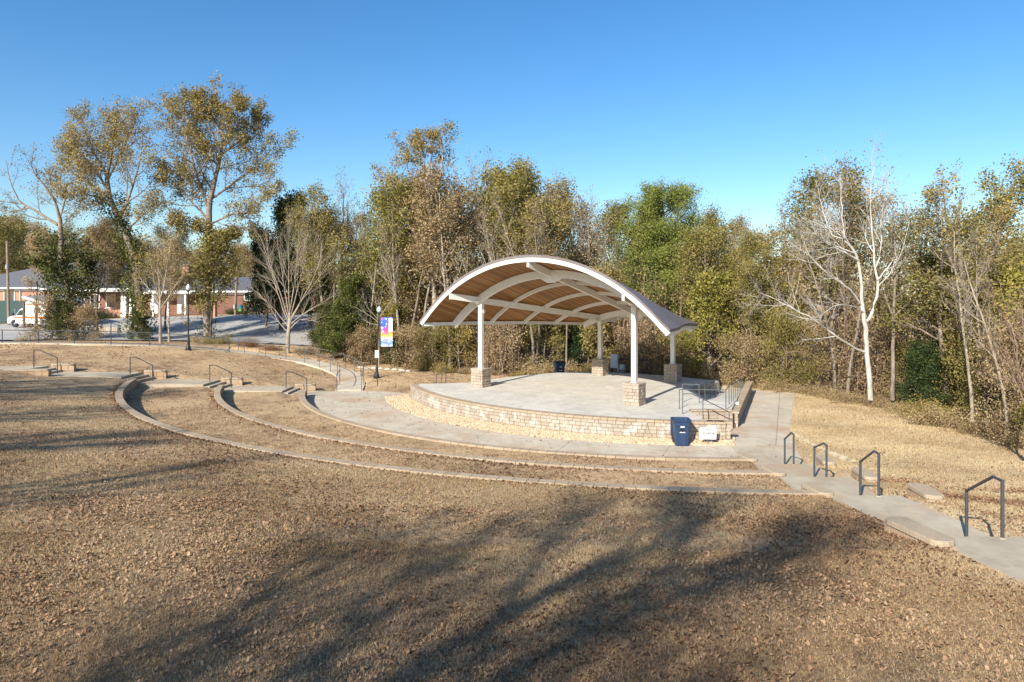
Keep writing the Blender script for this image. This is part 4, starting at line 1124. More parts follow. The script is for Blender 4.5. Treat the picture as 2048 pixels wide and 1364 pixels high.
# carport canopy
cp = thing('shelter', 'open shelter with thin sloping white edged roof on dark posts over the ambulance', 'shelter', (px(110, 76), 76, 2.4))
o = Vector((px(110, 76), 76, 2.4))
def W(u, v, y): return Vector((px(u, y), y, pz(v, y)))
A, B, C_, D = W(46, 594, 74), W(100, 610, 71), W(168, 604, 74), W(118, 590, 78)
q = [A - o, B - o, C_ - o, D - o]
MB().hexa([tuple(v) for v in q] + [tuple(v + Vector((0, 0, .1))) for v in q]).build('roof', M['metal'], cp)
MB().tube([A - o, B - o], .16, 4).build('edge_beam', M['white_paint'], cp); MB().tube([B - o, C_ - o], .12, 4).build('edge_beam', M['white_paint'], cp)
for u, y in ((48, 74.3), (72.5, 72.6), (97, 71.4), (160, 74.5)): MB().box((px(u, y) - o.x, y - o.y, 1.35), (.2, .2, 3.6)).build('post', M['bark_dark'], cp)
# green screened fence
gf = thing('screen_fence', 'chain fence with dark green screen left of the ambulance', 'fence', (px(-60, 84), 84, 2.4))
o = Vector((px(-60, 84), 84, 2.4))
MB().box(((px(62, 84) - px(-60, 84)) / 2, 0, (pz(622, 84) - 2.4) / 2 + .8), (px(62, 84) - px(-60, 84), .05, 2.9)).build('screen', M['green_screen'], gf)
for u in (-40, -5, 31, 61): MB().tube([(px(u, 84) - o.x, -.06, 0), (px(u, 84) - o.x, -.06, pz(620, 84) - 2.4 + .15)], .05, 6).build('post', M['metal'], gf)
# silver chain link enclosure
fe = [W(168, 648, 64), W(188, 648, 64), W(222, 646, 63.5), W(236, 650, 63), W(262, 661, 62), W(290, 668, 61)]
cf = thing('chain_fence', 'silver chain link fence panels between the ivy trees and the parking lot', 'fence', fe[0]); o = fe[0]
mb = MB()
for p, q in zip(fe[:-1], fe[1:]):
    MB().tube([p - o, q - o], .03, 6).build('top_rail', M['metal'], cf)
    zb = 2.0
    n = max(2, int((q - p).length / .14))
    for i in range(n):
        a = p.lerp(q, i / n) - o; b = p.lerp(q, min(1, (i + 3) / n)) - o; zz = zb - o.z
        mb.tube([(a.x, a.y, zz), (b.x, b.y, b.z)], .006, 3, cap=False); mb.tube([(b.x, b.y, zz), (a.x, a.y, a.z)], .006, 3, cap=False)
mb.build('mesh_panel', M['metal'], cf)
for p in fe: MB().tube([(p.x - o.x, p.y - o.y, 1.8 - o.z), p - o + Vector((0, 0, .08))], .045, 6).build('post', M['metal'], cf)
# low retaining wall of concrete behind it
cw = MB().box((0, 0, 0), (5.2, .25, 1.1)).build('concrete_wall', M['concrete']); cw.location = (px(240, 68), 68, 2.6); cw.rotation_euler = (0, 0, R(-4))
tag(cw, 'low pale concrete wall behind the silver chain link fence', 'wall')
# poles
def pole(u0, v0, u1, v1, y, r, label, zb=2.4):
    t = thing('utility_pole', label, 'utility pole', (px(u0, y), y, zb))
    MB().tube([(0, 0, -.3), ((px(u1, y) - px(u0, y)), 0, pz(v1, y) - zb)], [r, r * .75], 10).build('shaft', M['wood_pole'], t)
    return t
p1 = pole(18, 690, 14, 482, 80, .17, 'tall wooden utility pole in front of the orange brick wing at the far left')
MB().box((-.1, -.2, 7.2), (.1, .3, .5)).build('bracket', M['metal'], p1)
p2 = pole(470, 625, 474, 534, 82, .17, 'weathered wooden utility pole in front of the long red brick building', 3.7)
MB().box((0, -.2, 1.2), (.22, .15, .5)).build('meter_box', M['metal'], p2)
# barrel
y = 82; b = thing('barrel', 'turquoise barrel with green lower band beside the wooden pole', 'barrel', (px(481.5, y), y, pz(622.5, y)))
MB().lathe([(.24, 0), (.25, .02), (.25, .30), (.24, .32)], n=16).build('band', M['leafgreen'], b); MB().lathe([(.24, .32), (.25, .35), (.24, .7), (.25, .74), (.24, .76)], n=16).build('drum', M['teal'], b)
b.scale = (1.05, 1.05, 1.0)
# condenser units
for i, (u, lb) in enumerate(((508, 'grey air conditioning unit with slatted sides against the long brick building'), (518, 'smaller white meter cabinet right of the air conditioning unit'))):
    t = thing('air_conditioner' if not i else 'meter_cabinet', lb, 'air conditioner' if not i else 'cabinet', (px(u, 83.2), 83.2, pz(626, 83.2)))
    MB().box((0, 0, .42 + .1 * i), (.75 - .3 * i, .7 - .3 * i, .84 + .2 * i)).build('casing', M['cabinet'], t, bevel=.02)
    mb = MB()
    for k in range(8): mb.box((0, -.36 + .15 * i, .12 + .09 * k), (.66 - .3 * i, .03, .03))
    mb.build('grille', M['rail'], t); MB().box((0, 0, .85 + .2 * i), (.78 - .3 * i, .72 - .3 * i, .04)).build('top', M['metal'], t)

# ------------------------------------------------------------------ ambulance
def wheel(t, x, y, r=.39, w=.26):
    a = MB().lathe([(r * .6, -w / 2), (r * .97, -w / 2), (r, -w / 4), (r, w / 4), (r * .97, w / 2), (r * .6, w / 2)], n=20); a.v = [(x + p, y + s, r + q) for p, q, s in a.v]; o = a.build('wheel', M['tyre'], t)
    b = MB().lathe([(.03, -w / 2 - .02), (r * .5, -w / 2 + .02), (r * .58, -w / 2), (r * .58, w / 2), (r * .5, w / 2 - .02), (.03, w / 2 + .02)], n=16); b.v = [(x + p, y + s, r + q) for p, q, s in b.v]; b.build('rim', M['chrome'], o)
ya = 76.0; xa = px(27, ya); za = lz(px(60, ya), ya)
amb = thing('ambulance', 'white van type ambulance with orange stripe parked under the open shelter', 'ambulance', (xa + .2, ya, za), R(-14))
def side_prism(pts, w, name, mat, par, y0=0, bevel=.05):
    n = len(pts); V = [(x, y0 - w / 2, z) for x, z in pts] + [(x, y0 + w / 2, z) for x, z in pts]
    Fc = [tuple(range(n)), tuple(reversed(range(n, 2 * n)))] + [((i + 1) % n, i, n + i, n + (i + 1) % n) for i in range(n)]
    return MB().add(V, Fc, rnd=.5).build(name, mat if not isinstance(mat, str) else M[mat], par, bevel=bevel)
cab = side_prism([(.02, .42), (.0, .75), (.08, 1.02), (.35, 1.16), (1.15, 1.32), (1.78, 1.98), (2.05, 2.08), (2.75, 2.10), (2.75, .38), (1.55, .34), (1.42, .72), (1.12, .86), (.78, .80), (.55, .60), (.48, .40)], 1.95, 'cab', 'white_paint', amb, bevel=.06)
side_prism([(2.78, .45), (2.78, 2.75), (2.9, 2.82), (6.6, 2.82), (6.65, 2.75), (6.65, .45), (5.6, .42), (5.5, .78), (5.15, .9), (4.8, .78), (4.7, .42)], 2.35, 'box_body', 'white_paint', amb, bevel=.04)
# windscreen following the slope, proud of the shell
MB().hexa([(1.20, -.80, 1.365), (1.20, .80, 1.365), (1.76, .72, 1.955), (1.76, -.72, 1.955), (1.17, -.80, 1.40), (1.17, .80, 1.40), (1.73, .72, 1.99), (1.73, -.72, 1.99)]).build('windscreen', M['glass'], amb)
for s_ in (-1, 1):
    yy = s_ * .985
    dr = side_prism([(1.28, 1.32), (1.80, 1.88), (2.50, 1.92), (2.50, 1.30)], .02, 'side_window', 'glass', amb, yy, 0)
    side_prism([(1.20, .46), (1.20, 1.24), (2.55, 1.24), (2.55, .46)], .018, 'door', 'white_paint', amb, yy, .004)
    side_prism([(.62, 1.0), (.9, 1.14), (2.74, 1.20), (2.74, 1.0)], .022, 'stripe', 'orange', amb, yy + .006 * s_, 0)
    side_prism([(2.80, 1.0), (2.80, 1.22), (6.62, 1.22), (6.62, 1.0)], .02, 'stripe', 'orange', amb, s_ * 1.185, 0)
    side_prism([(3.0, 2.45), (3.0, 2.62), (6.4, 2.62), (6.4, 2.45)], .02, 'stripe', 'orange', amb, s_ * 1.185, 0)
    side_prism([(4.0, 1.6), (4.0, 2.2), (4.8, 2.2), (4.8, 1.6)], .02, 'side_window', 'glass', amb, s_ * 1.185, 0)
    MB().box((-.0, s_ * .70, .92), (.12, .34, .2)).build('headlight', M['chrome'], amb, bevel=.02)
    MB().box((1.1, s_ * 1.15, 1.42), (.12, .24, .34)).build('mirror', M['black_plastic'], amb, bevel=.03)
    MB().box((-.04, s_ * .55, .74), (.05, .5, .08)).build('indicator', M['orange'], amb)
    for xw in (1.05, 5.15): wheel(amb, xw, s_ * .86)
MB().box((-.05, 0, .90), (.06, 1.0, .24)).build('grille', M['rail'], amb); MB().box((-.08, 0, .52), (.22, 1.95, .2)).build('bumper', M['black_plastic'], amb, bevel=.03)
MB().box((2.74, 0, 2.62), (.18, 1.5, .16)).build('light_bar', M['red'], amb, bevel=.03)
# ------------------------------------------------------------------ trees
def tubes_np(branches, sides):
    """branches: list of (pts Nx3, radii N, level); returns V,F"""
    Vs = []; Fs = []; off = 0
    for pts, rad, lvl in branches:
        n = sides[min(lvl, len(sides) - 1)]; m = len(pts)
        d = np.gradient(pts, axis=0); d /= np.linalg.norm(d, axis=1)[:, None] + 1e-9
        ref = np.where(np.abs(d[:, 2:3]) < .9, np.array([[0, 0, 1.]]), np.array([[0, 1., 0]]))
        u = np.cross(d, ref); u /= np.linalg.norm(u, axis=1)[:, None] + 1e-9; w_ = np.cross(d, u)
        a = np.arange(n) * 2 * np.pi / n
        V = pts[:, None] + (u[:, None] * np.cos(a)[None, :, None] + w_[:, None] * np.sin(a)[None, :, None]) * rad[:, None, None]
        k = np.arange(n); i = np.arange(m - 1)[:, None] * n
        F_ = np.stack([i + k, i + (k + 1) % n, i + n + (k + 1) % n, i + n + k], -1).reshape(-1, 4) + off
        Vs.append(V.reshape(-1, 3)); Fs.append(F_); off += m * n
    return np.concatenate(Vs), np.concatenate(Fs)

def unit(v): return v / (np.linalg.norm(v) + 1e-9)
def curve(rng, p, d, L, r0, r1, n, wob, up):
    pts = [np.array(p, float)]; d = unit(np.array(d, float))
    for i in range(n):
        d = unit(d + rng.normal(0, wob, 3) + np.array([0, 0, up])); pts.append(pts[-1] + d * L / n)
    return np.array(pts), np.linspace(r0, r1, n + 1)

def spawn(rng, parent, lvl, P, out, tips):
    """children on a branch"""
    pts, rad, _ = parent
    if lvl > P['levels']: return
    n = P['n'][lvl]; n = int(rng.integers(max(1, int(n * .75)), int(n * 1.25) + 2))
    L0 = np.linalg.norm(np.diff(pts, axis=0), axis=1).sum(); m = len(pts) - 1
    t0 = P['t0'][lvl]
    az = rng.uniform(0, 6.28)
    for i in range(n):
        t = t0 + (1 - t0) * (i + rng.random()) / n
        j = min(int(t * m), m - 1); f = t * m - j; p = pts[j] * (1 - f) + pts[j + 1] * f; r = rad[j] * (1 - f) + rad[j + 1] * f
        d = unit(pts[j + 1] - pts[j]); az += 2.4 + rng.normal(0, .5)
        u = unit(np.cross(d, [0, 0, 1.]) if abs(d[2]) < .95 else np.cross(d, [0, 1., 0])); w_ = np.cross(d, u)
        side = u * math.cos(az) + w_ * math.sin(az)
        a = P['ang'][lvl] * rng.uniform(.75, 1.25)
        nd = d * math.cos(a) + side * math.sin(a)
        L = P['len'][lvl] * (L0 if lvl > 1 else P['H']) * rng.uniform(.65, 1.2) * P['shape'](t) if lvl == 1 else P['len'][lvl] * L0 * rng.uniform(.6, 1.2) * (1.15 - .55 * t)
        L = max(L, .25)
        r0 = min(r * .66, P['rr'] * L ** 1.15 * .0135 + .005); ns = P['seg'][lvl]
        b = curve(rng, p, nd, L, r0, r0 * .3, ns, P['wob'], P['up'][lvl])
        br = (b[0], b[1], lvl); out.append(br)
        if lvl >= P['leaf_lvl']: tips.append((br, i / n))
        spawn(rng, br, lvl + 1, P, out, tips)

def leaves_np(rng, tips, per, size, spread, flat=.0, aspect=.65, clump_levels=None, droop=0):
    C = []; K = []
    for (pts, rad, lvl), _ in tips:
        n = rng.poisson(per)
        if n == 0: continue
        t = rng.random(n) ** .6 * (len(pts) - 1); j = np.minimum(t.astype(int), len(pts) - 2); f = (t - j)[:, None]
        C.append(pts[j] * (1 - f) + pts[j + 1] * f + rng.normal(0, spread, (n, 3)) - np.array([0, 0, droop]) * rng.random((n, 1)))
        K.append(np.full(n, rng.random()))
    C = np.concatenate(C); K = np.concatenate(K); N = len(C)
    a = rng.normal(0, 1, (N, 3)); a[:, 2] *= (1 - flat); a /= np.linalg.norm(a, axis=1)[:, None]
    b = np.cross(a, rng.normal(0, 1, (N, 3))); b /= np.linalg.norm(b, axis=1)[:, None] + 1e-9
    s = size * rng.uniform(.6, 1.3, (N, 1)); a *= s; b *= s * aspect
    V = np.stack([C - a * .6, C + b * .5, C + a * .6, C - b * .5], 1).reshape(-1, 3)
    F_ = np.arange(N * 4).reshape(N, 4)
    # clumps: low frequency field so that neighbouring leaves agree
    fld = .5 + .5 * np.sin(C[:, 0] * 1.3 + 1.7 * np.sin(C[:, 1] * 1.1 + C[:, 2] * .7)) * np.cos(C[:, 2] * 1.2 + C[:, 1] * .6)
    return V, F_, rng.random(N), np.clip(.55 * K + .45 * fld, 0, 1)

BASE = dict(H=14., trunk_r=.22, t_end=.9, levels=4, n=[0, 13, 7, 6, 4], t0=[0, .3, .25, .2, .2], ang=[0, .95, .8, .75, .7], len=[0, .34, .5, .5, .5],
            seg=[10, 7, 5, 3, 2], wob=.12, up=[.02, .07, .05, .03, .02], rr=1.0, leaf_lvl=3, shape=lambda t: 1.15 - .75 * abs(t - .45) * 1.3, sides=[8, 5, 4, 3, 3],
            per=5, lsize=.17, lspread=.16, leaf='leaf_ochre', bark='bark', lean=(0, 0), droop=0, flat=.1, aspect=.65, skel=None, ivy=0)
def gen(seed, **kw):
    P = dict(BASE); P.update(kw); rng = np.random.default_rng(seed)
    out = []; tips = []
    if P['skel']:
        for pts, r0, r1, lvl in P['skel']:
            pts = np.array(pts, float)
            # refine
            S_ = smooth_poly([tuple(p) for p in pts], 3); pp = np.array(S_) + rng.normal(0, .02, (len(S_), 3)); 
            br = (pp, np.linspace(r0, r1, len(pp)) , lvl); out.append(br)
            if lvl > 0 or P.get('trunk_kids', True): spawn(rng, br, lvl + 1, P, out, tips)
    else:
        tr = curve(rng, (0, 0, -.3), (P['lean'][0], P['lean'][1], 1), P['H'] * P['t_end'], P['trunk_r'], P['trunk_r'] * .18, P['seg'][0], .05, .04)
        tr[1][0] *= 1.35
        br = (tr[0], tr[1], 0); out.append(br); spawn(rng, br, 1, P, out, tips)
    TV, TF = tubes_np(out, P['sides'])
    tm = npmesh('trunk', TV, TF, M[P['bark']], None, None, True)
    lm = None
    if P['per'] > 0:
        V, F_, r, c = leaves_np(rng, tips, P['per'], P['lsize'], P['lspread'], P['flat'], P['aspect'], droop=P['droop'])
        lm = npmesh('crown', V, F_, M[P['leaf']], r, c)
    iv = None
    if P['ivy']:
        # climbing ivy sleeve round the lower limbs
        Cs = []
        for pts, rad, lvl in out:
            if lvl > P.get('ivy_lvl', 0): continue
            zmax = P.get('ivy_top', 8)
            for j in range(len(pts) - 1):
                if pts[j][2] > zmax: continue
                n = int(P['ivy'] * np.linalg.norm(pts[j + 1] - pts[j]))
                f = rng.random((n, 1)); rr_ = (P.get('ivy_r', .35)) * rng.random((n, 1)) ** .5 * (1 + .6 * np.sin(pts[j][2] * 1.7)) + rad[j]
                a = rng.uniform(0, 6.28, n)
                Cs.append(pts[j] * (1 - f) + pts[j + 1] * f + np.stack([np.cos(a), np.sin(a), rng.normal(0, .3, n)], -1) * rr_)
        Cs = np.concatenate(Cs); N = len(Cs)
        a = rng.normal(0, 1, (N, 3)); a /= np.linalg.norm(a, axis=1)[:, None]; b = np.cross(a, rng.normal(0, 1, (N, 3))); b /= np.linalg.norm(b, axis=1)[:, None]
        s = .17 * rng.uniform(.6, 1.3, (N, 1)); V = np.stack([Cs - a * s * .6, Cs + b * s * .45, Cs + a * s * .6, Cs - b * s * .45], 1).reshape(-1, 3)
        iv = npmesh('ivy', V, np.arange(N * 4).reshape(N, 4), M[P.get('ivy_mat', 'leaf_ivy')], rng.random(N), .5 + .5 * np.sin(Cs[:, 2] * 1.9 + Cs[:, 0] * 2))
    return tm, lm, iv
def plant(name, label, cat, meshes, loc, rz=0, s=1, sz=None, group=None, leafmat=None, barkmat=None):
    t = thing(name, label, cat, loc, rz, group); t.scale = (s, s, sz or s)
    for nm, me in zip(('trunk', 'crown', 'ivy'), meshes):
        if me is None: continue
        o = link(nm, me, t)
        m = {'crown': leafmat, 'trunk': barkmat}.get(nm)
        if m: o.material_slots[0].link = 'OBJECT'; o.material_slots[0].material = M[m]
    return t

# --- shared kinds
K_ = {}
full = dict(n=[0, 15, 8, 6, 3], levels=3, leaf_lvl=2, per=19, lspread=.34, len=[0, .31, .5, .5, .5], lsize=.15)
K_['oak'] = [gen(100 + i, H=14, trunk_r=.20, **full) for i in range(4)]
K_['slim'] = [gen(120 + i, H=15, trunk_r=.17, n=[0, 16, 7, 6, 3], levels=3, leaf_lvl=2, per=15, lspread=.30, len=[0, .23, .5, .5, .5], ang=[0, .8, .7, .7, .7], t0=[0, .35, .2, .2, .2], lsize=.145) for i in range(3)]
K_['bare'] = [gen(140 + i, H=15, trunk_r=.17, n=[0, 14, 7, 6, 5], levels=4, leaf_lvl=4, per=.25, len=[0, .26, .5, .55, .6], ang=[0, .65, .6, .6, .6], up=[.02, .12, .1, .06, .04], bark='bark', leaf='leaf_brown', lsize=.14) for i in range(3)]
K_['dark'] = [gen(160 + i, H=10, trunk_r=.16, n=[0, 20, 8, 5, 3], levels=3, leaf_lvl=2, per=26, lspread=.26, len=[0, .27, .5, .45, .5], t0=[0, .12, .15, .2, .2], leaf='leaf_dark', bark='bark_dark', lsize=.17, shape=lambda t: 1.25 - .85 * t) for i in range(2)]
K_['small'] = [gen(180 + i, H=6, trunk_r=.07, n=[0, 12, 7, 5, 3], levels=3, leaf_lvl=2, per=16, lspread=.20, len=[0, .36, .5, .5, .5], t0=[0, .12, .2, .2, .2], bark='bark', leaf='leaf_lime', lsize=.14) for i in range(3)]
K_['thicket'] = [gen(200 + i, H=5, trunk_r=.06, n=[0, 16, 8, 6, 3], levels=3, leaf_lvl=2, per=10, lspread=.24, len=[0, .45, .55, .5, .5], ang=[0, 1.0, .9, .9, .7], t0=[0, .03, .1, .2, .2], up=[.02, -.03, -.10, -.15, 0], bark='bark_red', leaf='leaf_brown', lsize=.10, droop=.4, wob=.22) for i in range(3)]

def vine_curtain(seed, w=4.5, h=6.5, leaf='leaf_brown'):
    rng = np.random.default_rng(seed); out = []; tips = []
    for i in range(75):
        x = rng.uniform(-w / 2, w / 2); y = rng.normal(0, .7); hh = h * rng.uniform(.45, 1) * (1 - .25 * abs(x) / w)
        n = 9; z = np.linspace(-.2, hh, n); p = np.stack([x + np.cumsum(rng.normal(0, .13, n)), y + np.cumsum(rng.normal(0, .11, n)), z], -1)
        b = (p, np.full(n, rng.uniform(.006, .022)), 2); out.append(b); tips.append((b, 0))
        for k in range(3):
            j = rng.integers(2, n); q = curve(rng, p[j], rng.normal(0, 1, 3) + [0, 0, .3], rng.uniform(.5, 1.4), .012, .005, 4, .3, -.25); bb = (q[0], q[1], 3); out.append(bb); tips.append((bb, 0)); tips.append((bb, 0))
    TV, TF = tubes_np(out, [6, 5, 4, 3]); V, F_, r, c = leaves_np(rng, tips, 19, .10, .19, .2, .7, droop=.3)
    return npmesh('trunk', TV, TF, M['bark_red'], None, None, True), npmesh('crown', V, F_, M[leaf], r, c), None
K_['vine'] = [vine_curtain(300 + i) for i in range(3)]
def mound(seed, w=3.2, h=1.4, leaf='leaf_brown', n=6500, ls=.10):
    rng = np.random.default_rng(seed); out = []
    for i in range(34):
        a = rng.uniform(0, 6.28); q = curve(rng, (rng.normal(0, w * .2), rng.normal(0, w * .12), -.1), (math.cos(a), math.sin(a) * .7, rng.uniform(.6, 2.2)), rng.uniform(.8, 1.5) * h * 1.1, .018, .005, 6, .25, -.16); out.append((q[0], q[1], 3))
    TV, TF = tubes_np(out, [6, 5, 4, 3]); V, F_, r, c = leaves_np(rng, [(b, 0) for b in out], n / 34, ls, .26, .2, .7)
    return npmesh('trunk', TV, TF, M['bark_red'], None, None, True), npmesh('crown', V, F_, M[leaf], r, c), None
K_['mound'] = [mound(320 + i) for i in range(3)]

# --- forest rows
rnf = random.Random(11)
def along(edge, step, start=0):
    out = []; acc = start
    for a, b in zip(edge[:-1], edge[1:]):
        L = math.hypot(b[0] - a[0], b[1] - a[1])
        while acc < L:
            t = acc / L; nx_, ny_ = -(b[1] - a[1]) / L, (b[0] - a[0]) / L
            out.append((a[0] + (b[0] - a[0]) * t, a[1] + (b[1] - a[1]) * t, nx_, ny_)); acc += step
        acc -= L
    return out
def place_word(x, y):
    u = 1024 + F * x / max(y, 1)
    for lim, wd in ((640, 'behind the ramp walk'), (860, 'behind the banner lamp'), (1040, 'behind the left columns'), (1240, 'behind the pavilion middle'), (1440, 'behind the right columns'), (1620, 'right of the pavilion'), (1800, 'near the white sycamore'), (1e9, 'at the far right')):
        if u < lim: return wd
desc = {'oak': ('tall rounded {c} tree', 'woodland_tree'), 'slim': ('slender thin {c} tree', 'woodland_tree'), 'bare': ('leafless grey twiggy tree', 'bare_tree'),
        'dark': ('dense dark evergreen tree', 'evergreen_tree'), 'small': ('small {c} tree', 'small_tree'), 'thicket': ('tangled {c} thicket', 'thicket'),
        'vine': ('curtain of dry {c} vines', 'vine_thicket'), 'mound': ('low {c} bramble mound', 'bramble')}
cname = {'leaf_ochre': 'ochre', 'leaf_olive': 'olive green', 'leaf_lime': 'yellow green', 'leaf_brown': 'brown', 'leaf_rust': 'rust red', 'leaf_dark': 'dark green', 'leaf_ivy': 'green', 'leaf_pine': 'green'}
cats = {'woodland_tree': 'tree', 'bare_tree': 'tree', 'evergreen_tree': 'tree', 'small_tree': 'tree', 'thicket': 'thicket', 'vine_thicket': 'thicket', 'bramble': 'shrub'}
def forest(kind, x, y, s, lm=None, sz=None, row='', bm=None):
    d, nm = desc[kind]; c = cname.get(lm or {'oak': 'leaf_ochre', 'slim': 'leaf_ochre', 'small': 'leaf_lime', 'dark': 'leaf_dark'}.get(kind, 'leaf_brown'))
    lab = (d.format(c=c) + ' ' + row + ' ' + place_word(x, y)).replace('  ', ' ')
    return plant(nm, lab, cats[nm], rnf.choice(K_[kind]), (x, y, gz(x, y) - .1), rnf.uniform(0, 6.28), s, (sz or 1) * s, lab.replace(' tree ', ' trees '), lm, bm)
WE = [(-30, 63)] + EDGE[2:]
def skyline(u):
    """height of the wood as seen, picture row"""
    return np.interp(u, [560, 640, 760, 830, 900, 1000, 1100, 1180, 1250, 1400, 1470, 1530, 1600, 1700, 1800, 1900, 2048, 2600], [400, 385, 400, 345, 340, 350, 375, 380, 425, 430, 455, 440, 400, 370, 350, 365, 385, 380])
def tallness(x, y, base, jit=.1):
    u = 1024 + F * x / y; z = pz(float(skyline(u)), y) - gz(x, y)
    return z * rnf.uniform(1 - jit, 1 + jit * .3) / base
WF = {'oak': 1.05, 'slim': 1.0, 'bare': .85, 'dark': .9}
Hk = {'oak': 14 * 1.02, 'slim': 15 * .98, 'bare': 15 * 1.0, 'dark': 10.3}
for row, (off, step) in enumerate(((3.0, 4.0), (8.0, 4.6), (14.0, 5.4), (22.0, 6.5))):
    for (x, y, nx_, ny_) in along(WE, step, 1.5 + row):
        x += nx_ * off + rnf.uniform(-1.1, 1.1); y += ny_ * off + rnf.uniform(-1.1, 1.1)
        if y < 14 or (x < -22): continue
        u = 1024 + F * x / y
        if u > 2400 or u < 640: continue
        if 1245 < u < 1395 and row < 2 and y > 46: continue
        if 1640 < u < 1830 and row < 1: continue
        kind = rnf.choices(['oak', 'slim', 'bare', 'dark'], [5, 2.5, 3.6, .35 if row else .15])[0]
        if kind == 'dark': sc = tallness(x, y, Hk[kind]) * .78
        else: sc = tallness(x, y, Hk[kind], .16)
        sc = min(sc, 1.8) * (1.06 if kind in ('oak', 'slim') else 1)
        lm = {'oak': rnf.choice(['leaf_ochre', 'leaf_olive', 'leaf_olive', 'leaf_olive', 'leaf_ochre', 'leaf_brown', 'leaf_brown', 'leaf_lime']), 'slim': rnf.choice(['leaf_ochre', 'leaf_olive', 'leaf_brown']), 'bare': 'leaf_brown', 'dark': 'leaf_dark'}[kind]
        wdt = sc if kind != 'dark' else sc * .8
        o = forest(kind, x, y, sc * WF[kind], lm, 1 / WF[kind], ('in the front rank', 'in the second rank', 'deep in the woods', 'at the back of the woods')[row], rnf.choice(['bark', 'bark', 'bark_pale', 'bark_pale']) if row < 2 else None)
# understory
for (x, y, nx_, ny_) in along(WE, 2.7, .6):
    if y < 16 or x < -24: continue
    u = 1024 + F * x / y
    if u > 2250 or u < 650: continue
    o_ = rnf.uniform(.8, 2.0) + (3.2 if 1630 < u < 1840 else 0); X_, Y_ = x + nx_ * o_, y + ny_ * o_
    if u < 1500: k = rnf.choices(['vine', 'thicket', 'small', 'mound'], [4, 4, 2, 1])[0]
    else: k = rnf.choices(['vine', 'thicket', 'small', 'mound'], [2, 4, 2.5, 1.5])[0]
    forest(k, X_, Y_, rnf.uniform(.75, 1.15) * (.7 if u > 1850 else 1), {'small': rnf.choice(['leaf_lime', 'leaf_olive', 'leaf_ochre', 'leaf_ochre']), 'mound': 'leaf_brown'}.get(k, rnf.choice(['leaf_brown', 'leaf_brown', 'leaf_ochre', 'leaf_olive', 'leaf_brown'])), rnf.uniform(.75, 1.45), 'at the woods edge')
for (x, y, nx_, ny_) in along(WE, 3.6, 1.7):
    if y < 18 or x < -24: continue
    if not 640 < 1024 + F * x / y < 2250: continue
    o_ = rnf.uniform(4.2, 6.5); k = rnf.choices(['vine', 'small', 'thicket', 'dark'], [3, 3, 2, .7])[0]
    forest(k, x + nx_ * o_, y + ny_ * o_, rnf.uniform(1.0, 1.5) * (.55 if k == 'dark' else 1), {'small': rnf.choice(['leaf_olive', 'leaf_lime', 'leaf_ochre']), 'dark': 'leaf_dark'}.get(k, 'leaf_brown'), None, 'just inside the woods')
for (x, y, nx_, ny_) in along(WE, 1.9, .2):
    if y < 17 or x < -10: continue
    if 1024 + F * x / y > 2200: continue
    o_ = rnf.uniform(-.3, .6)
    forest('mound', x + nx_ * o_, y + ny_ * o_, rnf.uniform(.35, .75), rnf.choice(['leaf_brown', 'leaf_brown', 'leaf_brown', 'leaf_ochre']), None, 'at the foot of the woods')
# slim pale trunks standing out in front of the brush
K_['pole'] = [gen(220 + i, H=15, trunk_r=.13, n=[0, 9, 6, 5, 4], levels=3, leaf_lvl=3, per=1.7, lspread=.28, len=[0, .17, .5, .5, .5], ang=[0, .7, .7, .7, .7], t0=[0, .42, .2, .2, .2], lsize=.14, bark='bark_pale') for i in range(4)]
desc['pole'] = ('pale trunked slender {c} tree', 'woodland_tree'); Hk['pole'] = 14.6; WF['pole'] = 1.0
for (x, y, nx_, ny_) in along(WE, 2.5, 1.1):
    u = 1024 + F * x / y
    if y < 18 or u < 660 or u > 2250 or 1700 < u < 1810 or 1240 < u < 1400: continue
    o_ = rnf.uniform(.2, 3.2); s_ = tallness(x + nx_ * o_, y + ny_ * o_, 14.6, .3) * .95
    forest('pole', x + nx_ * o_, y + ny_ * o_, min(s_, 1.4), rnf.choice(['leaf_ochre', 'leaf_brown', 'leaf_olive']), None, 'at the woods edge', rnf.choice(['bark_pale', 'bark', 'bark']))
# extra brown growth right
for i in range(26):
    x = rnf.uniform(20.8, 27); y = rnf.uniform(23, 38)
    if 1024 + F * x / y > 2200: continue
    forest('mound', x, y, rnf.uniform(.3, .55), 'leaf_brown', None, 'on the leafy bank')
# ------------------------------------------------------------------ individual trees
def sk(base, rows, y0, dy=None):
    """polyline from picture samples at distance y0 (+dy per sample), relative to base"""
    out = []
    for i, (u, v) in enumerate(rows):
        y = y0 + (dy[i] if dy else 0); out.append((px(u, y) - base[0], y - base[1], pz(v, y) - base[2]))
    return out
twigs = dict(trunk_kids=False, levels=4, n=[0, 0, 7, 6, 5], t0=[0, .2, .25, .2, .2], ang=[0, .8, .7, .7, .7], len=[0, .3, .42, .5, .5], up=[.02, .05, .08, .05, .03], sides=[10, 7, 5, 3, 3])
